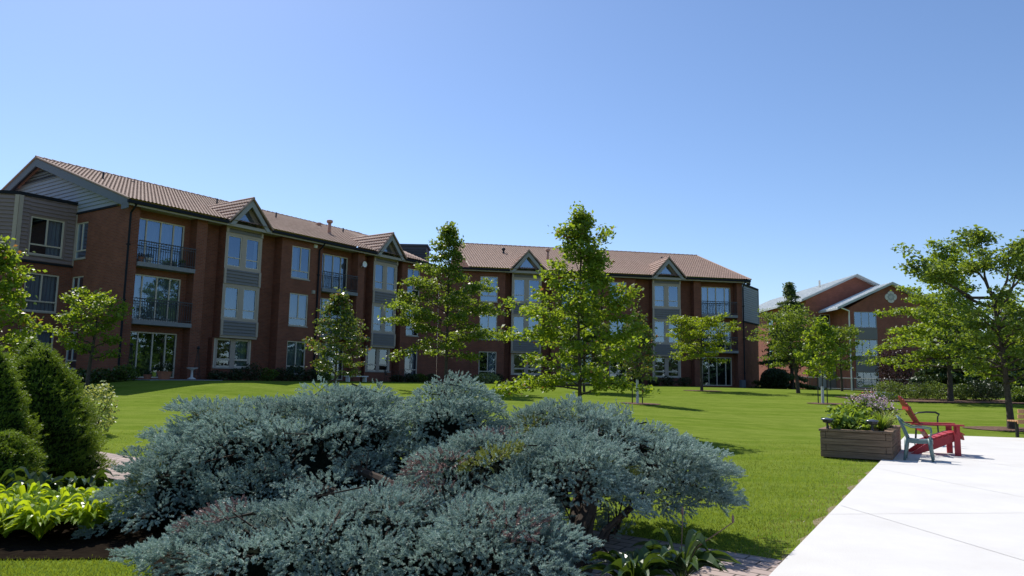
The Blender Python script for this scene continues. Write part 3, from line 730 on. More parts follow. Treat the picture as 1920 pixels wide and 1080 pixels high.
for i in range(8):
    a = i * math.pi / 4; e.beam(F0(39.6 + .12 * math.cos(a), .115, 10.45 + .12 * math.sin(a)), F0(39.6 + .40 * math.cos(a), .115, 10.45 + .40 * math.sin(a)), .05, .03)
ring = [F0(39.6 + .3 * math.cos(i * math.pi / 12), .115, 10.45 + .3 * math.sin(i * math.pi / 12)) for i in range(25)]; e.tube(ring, .025, 5); e.build("relief", mat("grey_relief", (.3, .32, .33), .8), em)
d = MB(); d.tube([F0(34.3, .25, 9.2), F0(35.1, .25, 8.9), F0(35.15, .1, 8.4), F0(35.15, .1, .6)], .07, 8); d.build("downspout", WHITE, gb)
for y in (86.5, 96): v = MB(); v.tube([(36.2, y, 12.4), (36.2, y, 13.4)], .12, 8); v.build("vent_pipe", STONE, gb)

# fence along the far lawn edge
fe = thing("metal_fence", "long dark metal railing fence across the far lawn edge before the gabled building", "fence", (30, 66, .7))
A, B_ = Vector((23.2, 68.5)), Vector((39.5, 63.5)); nP = 9
pk = MB(); rl = MB()
for i in range(nP + 1):
    p = A.lerp(B_, i / nP); z = gz(p.x, p.y); po = MB(); po.tube([(p.x, p.y, z - .1), (p.x, p.y, z + 1.15)], .045, 8); po.build("post", RAIL, fe)
for h in (1.1, .15):
    rl.tube([(A.lerp(B_, i / 40).x, A.lerp(B_, i / 40).y, gz(*A.lerp(B_, i / 40)) + h) for i in range(41)], .035, 6)
rl.build("rail", mat("grey_rail", (.45, .45, .44), .5), fe)
for i in range(150):
    p = A.lerp(B_, (i + .5) / 150); z = gz(p.x, p.y); pk.tube([(p.x, p.y, z + .15), (p.x, p.y, z + 1.1)], .012, 4)
pk.build("pickets", RAIL, fe)

# ------------------------------------------------------------------ trees
PROF = {
 'cone': lambda u: (1 - u) ** .85 * .95 + .06, 'oval': lambda u: max(.08, math.sin(math.pi * min(1, (u * .86 + .16))) ** .7),
 'round': lambda u: max(.15, (1 - (2 * u - .9) ** 2 / 1.3) if u < 1 else .2) ** .5 if (1 - (2 * u - .9) ** 2 / 1.3) > 0 else .15,
 'tall': lambda u: 1.0 if u < .35 else max(.3, 1 - .95 * (u - .35)),
 'umbrella': lambda u: max(.3, math.sin(math.pi * (.12 + .72 * u)) ** .6), 'pin': lambda u: (.55 + 1.6 * u if u < .28 else 1.0 * (1 - (u - .28) / .72) ** 1.0 + .08),
}
def make_tree(label, x, y, H, Rr, hb, prof, nb, e0, e1, nleaf, lsize, mats, seed, name="tree", cat="tree", group=None, tr=.07, csz=.22, flat=.45, leader=True, lean=(0, 0), upb=.6, inner=.25, extra=(), mixw=None, droop=.25, scale_x=1., lvar=(.6, 1.15), tscale=1., forks=()):
    rs = np.random.default_rng(seed); z0 = gz(x, y)
    t = thing(name, label, cat, (x, y, z0), 0, group)
    tk = MB(); lean = Vector((lean[0], lean[1], 0))
    wob = rs.normal(size=(8, 2)) * .02 * H / 6
    def tp(h):
        u = h / H; k = min(6.99, u * 7); i = int(k); f = k - i
        wx = wob[i] * (1 - f) + wob[min(7, i + 1)] * f
        return Vector((wx[0] * min(1, u * 4), wx[1] * min(1, u * 4), h)) + lean * max(0, u) ** 1.3
    top = H * (.95 if leader else .72)
    tk.tube([tp(-.1)] + [tp(top * i / 9) for i in range(10)], [tr * 1.35] + [tr * (1.12 if i == 0 else 1) * (1 - .9 * i / 9 if leader else 1 - .6 * i / 9) for i in range(10)], 9)
    C = []
    specs = []
    for i in range(nb):
        u = ((i + .5) / nb) ** .92 * tscale; specs.append((u, i * 2.39996 + rs.normal() * .35, Rr * PROF[prof](u) * rs.uniform(*lvar), e0 + (e1 - e0) * u + rs.normal() * 6))
    specs += list(extra)
    for (u, az, L, el) in specs:
        h = hb + u * (H - hb) * .96; el = R(el)
        dirh = Vector((math.cos(az) * scale_x, math.sin(az), 0)); hs = max(hb * .75, min(top * .98, h - min(1.1, math.tan(el)) * L * .45)) if el > 0 else min(h, top * .97)
        s0 = tp(hs); P = []
        for k in range(6):
            v = k / 5; rise = math.sin(el) * L * v - droop * L * v * v * .6
            P.append(s0 + dirh * (L * v * max(.25, math.cos(el))) + Vector((0, 0, rise)) + Vector(rs.normal(size=3)) * .02 * L)
        r0 = max(.012, tr * .42 * (1 - .6 * u)); tk.tube(P, [r0 * (1 - .85 * k / 5) for k in range(6)], 5)
        nsub = max(3, int(L / .28)); side = Vector((-dirh.y, dirh.x, 0))
        for j in range(nsub):
            v = .22 + .78 * (j + rs.random()) / nsub; i_ = min(4, int(v * 5)); f = v * 5 - i_; p = P[i_].lerp(P[i_ + 1], f)
            sl_ = (.12 + .42 * L * .38 * (1 - v * .75)) * rs.uniform(.5, 1.25); sg = 1 if j % 2 else -1
            q = p + (side * sg + dirh * .55 + Vector((0, 0, rs.uniform(-.1, .45)))) * sl_
            tk.tube([p, q], [max(.005, r0 * .3), .003], 4, caps=False)
            m_ = max(1, int(sl_ / csz * 1.3))
            for e_ in range(m_): C.append(list(p.lerp(q, (e_ + 1) / m_)))
        C.append(list(P[-1])); C.append(list(P[4]))
    for (az, L, rise) in forks:
        s0 = tp(top * rs.uniform(.86, .97)); d_ = Vector((math.cos(az), math.sin(az), 0)); P = [s0 + d_ * L * (k / 5) ** .8 + Vector((0, 0, rise * (k / 5) ** 1.15)) + Vector(rs.normal(size=3)) * .05 for k in range(6)]
        tk.tube(P, [tr * .5 * (1 - .82 * k / 5) for k in range(6)], 6)
        for j in range(9):
            v = .52 + .48 * rs.random(); i_ = min(4, int(v * 5)); p = P[i_].lerp(P[i_ + 1], v * 5 - i_); q = p + Vector((rs.normal() * .38, rs.normal() * .38, rs.uniform(-.1, .45)))
            tk.tube([p, q], [.012, .004], 4, caps=False); C += [list(p.lerp(q, e_)) for e_ in (.45, .75, 1.)]
    nt_ = int(nb * .2) if leader else 0
    for i in range(nt_):
        C.append(list(tp(hb + (H - hb) * (.35 + .65 * (i + 1) / nt_)) + Vector(rs.normal(size=3)) * .05))
    C = np.array(C); per = max(1, nleaf // len(C))
    idx = np.repeat(np.arange(len(C)), per); off = rs.normal(size=(len(idx), 3)) * csz * np.array([.62, .62, .62 * flat])
    LP = C[idx] + off; LP = LP[LP[:, 2] > hb * .45]
    V = leaves(LP, lsize, upb, .5, rs=rs); n = len(LP)
    tint = np.clip(rs.beta(1.6, 1.6, n) * .75 + .25 * rs.random(len(C))[idx][:n] if n == len(idx) else rs.beta(1.6, 1.6, n), 0, 1)
    mi = None
    if len(mats) > 1:
        mi = np.zeros(n, int)
        far = np.linalg.norm(LP[:, :2], axis=1); mi[(rs.random(n) < (mixw or .06)) & ((far > np.quantile(far, .6)) | (LP[:, 2] > H * .8))] = 1
    tk.build("trunk", BARK, t, smooth=True, local=True)
    fastmesh("crown", V, 4, mats, t, tint, mi)
    return t

make_tree("tall young tree with two leaders and wide low boughs, right behind the blue spruce", 1.67, 18., 5.45, 1.8, .95, 'pin', 38, 20, 60, 13500, .105, [LF_MAPLE, LF_TIP], 3, tr=.055, csz=.17, flat=.68, lvar=(.5, 1.15),
          extra=[(.02, 3.05, 2.25, 4), (.04, 2.8, 1.7, 8), (.5, -.25, 1.55, 32), (.55, .1, 1.35, 40), (.74, .1, 2.5, 77), (.80, 3.0, 1.6, 74), (.3, 3.3, 1.9, 16), (.45, 3.0, 1.85, 30), (.05, -.2, 1.5, 0)], mixw=.03)
make_tree("tall dark tree with tiered sideways boughs, before the meeting of the two wings", -3.12, 36., 8.35, 3.15, 1.6, 'pin', 42, 10, 58, 15000, .15, [LF_OAK], 5, tr=.09, csz=.27, flat=.5, lvar=(.45, 1.15),
          extra=[(.18, .1, 3.0, 10), (.3, 3.2, 2.9, 6), (.36, 0, 2.6, 6), (.08, 3.3, 2.6, -4), (.55, 3.1, 2.3, 18), (.52, .2, 2.2, 14)])
make_tree("dark bushy tree half hidden behind the two leader tree", 3.82, 38.7, 4.6, 1.75, 1.0, 'round', 34, 10, 50, 7000, .16, [LF_ASH], 6, tr=.07, csz=.28)
make_tree("slim staked sapling with glossy leaves in its own mulch ring", 5.03, 29.6, 3.65, .92, .95, 'oval', 30, 25, 62, 2600, .13, [LF_SAP, LF_TIP], 7, tr=.03, csz=.2, name="sapling", mixw=.05)
make_tree("lime green umbrella shaped tree with layered boughs", 10.95, 42.74, 4.75, 2.35, 1.75, 'umbrella', 34, 8, 40, 7000, .13, [LF_LIME], 8, tr=.085, csz=.27, flat=.32, leader=False)
make_tree("broad young tree with reddish shoot tips and an egg shaped crown", -6.56, 28., 4.1, 1.22, .95, 'oval', 36, 20, 58, 4600, .125, [LF_SAP, LF_TIP], 9, tr=.045, csz=.2, mixw=.08)
make_tree("small gnarled tree with cupped leaf tufts at the corner by the downspout", -16.96, 30., 4.25, 1.65, 1.25, 'umbrella', 17, 22, 52, 2600, .16, [LF_MAPLE], 10, tr=.085, csz=.23, flat=.6, leader=False, lean=(.3, 0))
make_tree("bright leafy tree cut off by the left edge of the view", -12.7, 18., 4.3, 1.3, .9, 'round', 40, 15, 55, 7000, .12, [LF_MAPLE, LF_TIP], 12, tr=.06, csz=.2, mixw=.06)
make_tree("tall spreading tree with bare forked boughs beside the bench at the right edge", 14.85, 22.27, 5.7, 2.2, 1.5, 'round', 30, 16, 46, 12500, .125, [LF_ASHB], 13, tr=.1, csz=.23, flat=.55, tscale=.62, leader=False, lean=(-.45, 0), forks=[(2.9, 1.9, 1.5), (3.5, 1.0, 1.9), (.2, 1.8, 1.6), (-.3, .9, 1.9), (1.6, .5, 2.0), (4.6, 1.3, 1.7), (3.1, 2.3, 1.0)])
make_tree("large broad crowned tree behind the red chair, in front of the hedge", 21.3, 36.2, 8.0, 2.9, 1.5, 'tall', 44, 6, 60, 15000, .15, [LF_MAPLE], 14, tr=.13, csz=.27, flat=.42, lean=(.3, 0), lvar=(.5, 1.15), extra=[(.1, 3.2, 3.9, 4), (.2, 2.9, 3.6, 8), (.32, 3.4, 3.4, 10), (.45, 3.0, 3.3, 14)])
make_tree("leaning tree with feathery crown left of the gabled building", 16.33, 42.4, 5.1, 2.2, 1.5, 'umbrella', 38, 12, 52, 6500, .13, [LF_OAK], 15, tr=.11, csz=.32, flat=.4, lean=(-.75, 0), leader=False)
make_tree("bright staked sapling on the open lawn left of the planter", 13.66, 32.71, 3.7, 1.05, 1.1, 'oval', 26, 25, 58, 2600, .14, [LF_MAPLE], 16, tr=.03, csz=.21, name="sapling")
make_tree("small dark tree between the bright staked sapling and the gabled building", 21.3, 48., 4.7, 1.75, 1.4, 'umbrella', 28, 12, 48, 4200, .14, [LF_OAK], 17, tr=.08, csz=.3, flat=.4, leader=False)

# stakes and tree guards
def stakes(x, y, label, hgt, guard):
    z = gz(x, y); s = MB()
    for dx in (-.2, .2): s.tube([(x + dx, y, z - .05), (x + dx, y, z + hgt)], .022, 6)
    t = thing("tree_stakes", label, "stakes", (x, y, z)); s.build("stake_pair", PIPE, t)
    g_ = MB(); g_.tube([(x, y - .0, z), (x, y, z + guard)], .06, 10, caps=False); g_.build("trunk_guard", mat("pale_guard", (.55, .56, .58), .6), t)
stakes(5.03, 29.6, "pair of dark stakes and pale guard round the slim sapling's trunk", 1.1, .95)
stakes(13.66, 32.71, "pair of dark stakes and pale guard round the bright sapling's trunk", 1.25, .75)
def mulch(x, y, r, label, sx=1.6):
    b = MB(); b.face([(x + r * sx * math.cos(a) * (1 + .08 * math.sin(3 * a)), y + r * math.sin(a), gz(x + r * sx * math.cos(a), y + r * math.sin(a)) + .02) for a in [2 * math.pi * i / 20 for i in range(20)]])
    o = b.build("mulch_ring", MULCH); o["kind"] = "structure"
mulch(5.15, 29.5, .6, "", 1.3); mulch(13.8, 32.6, .6, "", 1.4); mulch(14.7, 22.2, .75, "", 1.6); mulch(11, 42.7, .7, "")

# conifers beyond the right wing and far trees
def conifer(label, x, y, H, Rr, n, ls, seed, m=LF_PINE, name="conifer_tree"):
    rs = np.random.default_rng(seed); z0 = gz(x, y); t = thing(name, label, "conifer", (x, y, z0))
    tk = MB(); tk.tube([(0, 0, -.1), (0, 0, H * .97)], [.02 * H, .004 * H], 8); C = []
    for i in range(int(H * 16)):
        u = rs.random(); h = .3 + u * (H - .35); L = Rr * (1 - u) ** .9 + .08; a = rs.random() * 6.28; L *= rs.uniform(.65, 1.1)
        d = np.array([math.cos(a), math.sin(a), 0]); tip = np.array([0, 0, h]) + d * L + [0, 0, -.18 * L]
        tk.tube([(0, 0, h), tuple(tip)], [.012, .004], 4, caps=False)
        for v in np.linspace(.3, 1, max(2, int(L / .2))): C.append(np.array([0, 0, h]) * (1 - v) + tip * v)
    C = np.array(C); idx = rs.integers(0, len(C), n); P = C[idx] + rs.normal(size=(n, 3)) * [.14, .14, .07]
    tk.build("trunk", BARK, t, local=True); fastmesh("crown", leaves(P, ls, .3, .6, .35, rs), 4, m, t, rs.random(n))
conifer("broad pointed conifer standing behind the leaning feathery tree", 23.4, 62., 8.9, 3.2, 20000, .3, 21, LF_CON)
conifer("blackish conifer beyond the hedge, just right of the broad tree trunk", 26.5, 45, 5.4, 2.6, 14000, .3, 22)
conifer("blackish spreading conifer behind the bench tree at the right edge", 31., 46., 6.0, 3.0, 16000, .3, 23)
conifer("blackish conifer at the far right beyond the leafy beds", 35.5, 48., 6.4, 3.0, 14000, .3, 24)

for i, (x, y, h, r, d) in enumerate([(52., 88., 8.5, 4.2, "far dark tree just right of the gabled building"), (61., 92., 7.5, 4.5, "far dark tree behind the forked bench tree"), (72., 95., 8.0, 5., "far dark tree at the right horizon"), (46., 74., 5.5, 3.4, "low far tree behind the broad crowned tree")]):
    make_tree(d, x, y, h, r, .8, 'round', 44, 8, 50, 7000, .42, [LF_ASH], 300 + i, tr=.2, csz=.75, flat=.7, group=None)
# the wooded far side of the grounds (behind the camera and off to the right): seen mirrored in the window panes
rs_ = np.random.default_rng(500); PTS = [(95, 62), (88, 20), (70, -22), (25, -48), (-20, -50), (-60, -30)]; C_ = []
for i in range(len(PTS) - 1):
    a_, b2 = np.array(PTS[i], float), np.array(PTS[i + 1], float)
    for k in range(9):
        p_ = a_ + (b2 - a_) * (k + rs_.random()) / 9 + rs_.normal(size=2) * 3; hh_ = rs_.uniform(5.5, 10.5); rr_ = rs_.uniform(2.6, 4.4)
        Q = dome_cloud(260, rr_, rr_, hh_ * .52, hh_ * .5, .5, rs_); C_.append(Q + [p_[0], p_[1], gz(*p_)])
C_ = np.concatenate(C_); dt = fastmesh("distant_trees", leaves(C_, 1.15, .4, .3, .8, rs_), 4, LF_ASH, None, rs_.random(len(C_))); dt["kind"] = "stuff"; dt["label"] = "belt of far trees round the grounds mirrored in the windows"
# ------------------------------------------------------------------ shrubs
def shrub(label, x, y, rx, ry, h, n, ls, m, seed, name="shrub", cat="shrub", group=None, upb=.5, lump=.14, asp=.6, z=None, bloom=None):
    rs = np.random.default_rng(seed); z0 = gz(x, y) if z is None else z; t = thing(name, label, cat, (x, y, z0), 0, group)
    tk = MB()
    for i in range(7):
        a = rs.random() * 6.28; tk.tube([(0, 0, -.03), (rx * .3 * math.cos(a), ry * .3 * math.sin(a), h * .4), (rx * .7 * math.cos(a), ry * .7 * math.sin(a), h * .75)], [.018, .012, .004], 4)
    tk.build("stems", TWIG, t, local=True)
    P = dome_cloud(n, rx, ry, h * .55, h * .45, .55, rs, lump)
    fastmesh("foliage", leaves(P, ls, upb, .3, asp, rs), 4, m, t, rs.beta(1.5, 1.5, len(P)))
    if bloom:
        k = 160; P = dome_cloud(k, rx, ry, h * .56, h * .47, .05, rs, lump); P = P[P[:, 2] > h * .4]; fastmesh("blossoms", leaves(P, ls * .8, .8, .1, .9, rs), 4, bloom, t, rs.random(len(P)))
    return t
shrub("pale yellow green leafy shrub at the right foot of the cone shaped spruces", -8.4, 15.23, .42, .38, 1.05, 1500, .075, LF_PALE, 31)
shrub("clipped dark dome shaped bush at the end of the brick wing", 19.6, 55.3, 1.05, .95, 1.55, 12000, .11, LF_DARK, 32, "round_bush", "bush", lump=.02)
HX = [(19.0, 37.6, .85, .95), (20.3, 37.5, .8, .8), (21.6, 37.7, .85, .9), (22.6, 37.4, .6, .8)]
for i, (x, y, r, h) in enumerate(HX):
    shrub(["fresh green hedge shrub at the left end of the hedge by the small blossoms", "fresh green hedge shrub second from the left end of the hedge", "fresh green hedge shrub behind the broad tree's trunk", "small fresh green hedge shrub beside the blackish bush"][i], x, y, r, .7, h, 1600, .09, LF_HEDGE, 40 + i, "hedge_shrub", "hedge shrub", "hedge shrubs behind the lawn")
shrub("blackish broad bush right of the broad tree's trunk", 23.6, 37.2, .95, .8, 1.05, 2600, .09, LF_DARK, 45)
for i, (x, y, r, h) in enumerate([(25.4, 37.0, .6, .8), (26.8, 37.6, .8, 1.2), (28.6, 38.5, .9, 1.1), (24.7, 36.2, .45, .45), (23.4, 33, .5, .4)]):
    shrub(["leafy bright shrub right of the blackish bush", "taller leafy shrub just left of the bench tree's trunk", "leafy shrub right of the bench tree's trunk", "low leafy clump in front of the blackish bush", "low ground plant beyond the bench tree"][i], x, y, r, r * .8, h, 900, .12, LF_MID, 50 + i, "leafy_shrub", "shrub")
shrub("purple leaved shrub before the gabled building", 25.8, 50., 1.15, 1.0, 3.1, 2600, .15, LF_PURPLE, 57, "purple_shrub")
shrub("low lavender and red flower clump at the hedge's left end", 17.85, 35.6, .75, .5, .42, 700, .09, LF_MID, 58, "flower_clump", "flowers", bloom=PETALB)
shrub("low red flower clump beside the lavender flowers", 17.3, 36.2, .4, .4, .4, 400, .09, LF_MID, 59, "flower_clump", "flowers", bloom=PETALR)
b = MB(); b.grid([[(16.6 + i * .7, 34.9 + j * .5 - .02 * i + .25 * math.sin(i * .9) * (j == 0), gz(16.6 + i * .7, 34.9 + j * .5) + .03) for i in range(22)] for j in range(8)]); mb_ = b.build("mulch_bed", MULCH); mb_["kind"] = "structure"
# foundation planting along the wings: each plant its own object
def fplant(T, t, o, r, h, seed, m, label, ls=.11, n=700, name="foundation_shrub"):
    p = T(t, o, 0); return shrub(label, p.x, p.y, r, r * .85, h, n, ls, m, seed, name, "shrub", "shrubs along the brick walls")
FPL = [(4.7, .7, .5, .5, LF_DARK), (5.6, .9, .45, .6, LF_DARK), (6.6, .8, .6, .95, LF_DARK), (7.6, .9, .55, .7, LF_MID), (8.6, .8, .6, .75, LF_DARK), (9.6, .7, .6, .9, LF_DARK), (10.6, .8, .55, .7, LF_DARK), (11.5, .9, .5, .6, LF_MID), (17.9, .8, .5, .5, LF_DARK), (19.1, .8, .5, .55, LF_DARK), (20.2, .7, .55, .6, LF_MID), (21.3, .8, .5, .6, LF_DARK)]
WH = ["under the first bay's left post", "at the middle of the first bay", "tall under the first bay's right pane", "leafy at the first bay's right edge", "in the shaded recess right of the first bay", "tall under the open casement's wall", "right of the ground floor casement window", "beside the second downspout", "under the second bay's right edge", "left of the last casement on the left wing", "under the last casement on the left wing", "nearest the wings' meeting corner"]
for i, (t, o, r, h, m) in enumerate(FPL): fplant(TL, t, o, r, h, 60 + i, m, "dark foundation shrub " + WH[i])
RPL = [(5.3, .8, .55, .7), (6.6, .8, .6, .75), (7.7, .9, .5, .6), (9.0, .8, .55, .7), (10.4, .8, .5, .6), (16.2, .8, .6, .6), (17.6, .8, .5, .7), (19.6, .9, .6, .7), (21.0, .8, .5, .5)]
WR = ["under the far bay's right post", "under the far bay's left pane", "in the recess left of the far bay", "behind the slim staked sapling", "left of the slim staked sapling on the far wing", "under the nearer bay of the far wing", "left of the far wing's nearer bay", "under the far wing's leftmost casement", "at the far wing's left corner"]
for i, (t, o, r, h) in enumerate(RPL): fplant(TR, t, o, r, h, 80 + i, LF_DARK, "dark foundation shrub " + WR[i])
p = TL(-.4, 1.4, 0); shrub("olive green rounded shrub at the corner downspout", p.x, p.y, .6, .5, .75, 1100, .1, LF_MID, 90)
for i, (t, o) in enumerate(((-1.7, 1.2), (-2.9, .6), (-1.2, 2.2))):
    p = TL(t, o - 1.0, 0); shrub(["bluish broad leaved plant by the gable wall", "bluish leafy plant behind the gnarled tree's trunk", "bluish ground plant right of the gnarled tree's trunk"][i], p.x, p.y, .65, .6, .6, 700, .14, LF_HOSTAD, 91 + i)
p = TR(20.6, 2.6, 0); shrub("pale arching ornamental clump at the far wing's foot", p.x, p.y, .9, .6, .75, 900, .12, LF_PALE, 96)

# small things at the brick walls
def pot(label, x, y, r, h, m, seed, pm=LF_MID, z=None):
    z = gz(x, y) if z is None else z; t = thing("flower_pot", label, "flower pot", (x, y, max(z, .985 if False else z)))
    b = MB(); b.lathe([(0, 0), (r * .68, 0), (r, h * .92), (r * 1.08, h * .92), (r * 1.08, h), (r * .9, h), (r * .88, h * .85), (0, h * .85)], (0, 0, 0), 16); b.build("pot", m, t, smooth=False, local=True)
    rs = np.random.default_rng(seed); P = dome_cloud(320, r * 1.25, r * 1.25, r * .9, h + r * .5, .6, rs); fastmesh("foliage", leaves(P, r * .32, .5, .2, .6, rs), 4, pm, t, rs.random(len(P)))
p = TL(1.35, 1.5, 0); pot("clay pot of dark flowers on the terrace before the patio door", p.x, p.y, .32, .4, TERRA, 1, LF_DARK)
p = TL(.9, .9, 0); pot("small clay pot beside the corner pier", p.x, p.y, .18, .25, TERRA, 2, LF_DARK)
for i_, (t_, f_) in enumerate(((.75, 2), (1.15, 2), (2.9, 2), (13.9, 1))):
    p = TL(t_, -.2, 0); pot(["flower pot at the left end of the topmost corner balcony", "second flower pot from the left on the topmost corner balcony", "dark flower pot at the right end of the topmost corner balcony", "flower pot on the balcony beside the second downspout"][i_], p.x, p.y, .14 + .03 * (i_ % 2), .26, [TERRA, STONE, POTM, TERRA][i_], 400 + i_, [LF_PURPLE, LF_DARK, LF_MID, LF_MID][i_], FL[f_] + .03)
p = TL(3.2, .8, 0); z = gz(p.x, p.y)
bb = thing("bird_bath", "small white pedestal bird bath by the patio door", "bird bath", (p.x, p.y, z + .05)); b = MB()
b.lathe([(0, 0), (.2, 0), (.17, .05), (.06, .1), (.05, .42), (.1, .47), (.26, .53), (.27, .56), (.22, .55), (0, .51)], (0, 0, 0), 18); b.build("pedestal", STONE, bb, smooth=True, local=True)
def fig_stand(t, o, label):
    p = TL(t, o, 0); z = gz(p.x, p.y); t_ = thing("garden_obelisk", label, "garden obelisk", (p.x, p.y, z)); b = MB()
    for a in range(4): b.tube([(.2 * math.cos(a * 1.57), .2 * math.sin(a * 1.57), 0), (.03 * math.cos(a * 1.57), .03 * math.sin(a * 1.57), 1.5)], .012, 5)
    b.build("legs_frame", BLACKM, t_, local=True); c = MB()
    for h in (.3, .65, 1.0): c.tube([(.2 * (1 - h / 1.75) * math.cos(i * .524), .2 * (1 - h / 1.75) * math.sin(i * .524), h) for i in range(13)], .01, 4)
    c.lathe([(0, 1.5), (.06, 1.53), (.085, 1.6), (.06, 1.67), (0, 1.7)], (0, 0, 0), 10); c.build("rings", BLACKM, t_, local=True)
fig_stand(3.75, .35, "dark wire garden obelisk against the pier beside the patio door")
fig_stand(.25, .5, "dark wire garden obelisk by the corner downspout")
p0, p1 = TL(12.6, 1.6, 0), TL(14.3, 1.6, 0); z = gz(p0.x, p0.y)
bn = thing("white_bench", "low white plank bench by the brick wall behind the egg shaped tree", "bench", (p0.x, p0.y, z)); b = MB(); b.beam((p0.x, p0.y, z + .33), (p1.x, p1.y, z + .33), .32, .06); b.build("seat", WHITE, bn)
for k in (.1, .9): b = MB(); c = p0.lerp(p1, k); b.beam((c.x, c.y, z - .05), (c.x, c.y, z + .3), .28, .08, side=(nL.x, nL.y, 0)); b.build("leg", WHITE, bn)

# ------------------------------------------------------------------ needles: blue spruce and dwarf spruces
def needle_shoots(B, D, L, npn, nl, nw, rs, spread=.85):
    "B base, D dir, L length of shoots -> triangles"
    n = len(B); k = np.tile(np.arange(npn), n); i = np.repeat(np.arange(n), npn)
    s = (k + rs.random(n * npn)) / npn; d = D[i]
    ref = unit(np.cross(d, rs.normal(size=(n * npn, 3))))
    sp = spread * (1.05 - .55 * s)[:, None]
    nd = unit(d * .8 + ref * sp); P = B[i] + d * (L[i] * s)[:, None]
    side = unit(np.cross(nd, rs.normal(size=(n * npn, 3)))) * nw * .5
    ln = (nl * rs.uniform(.75, 1.2, n * npn))[:, None]
    return np.stack([P - side, P + side, P + nd * ln], 1).reshape(-1, 3), i

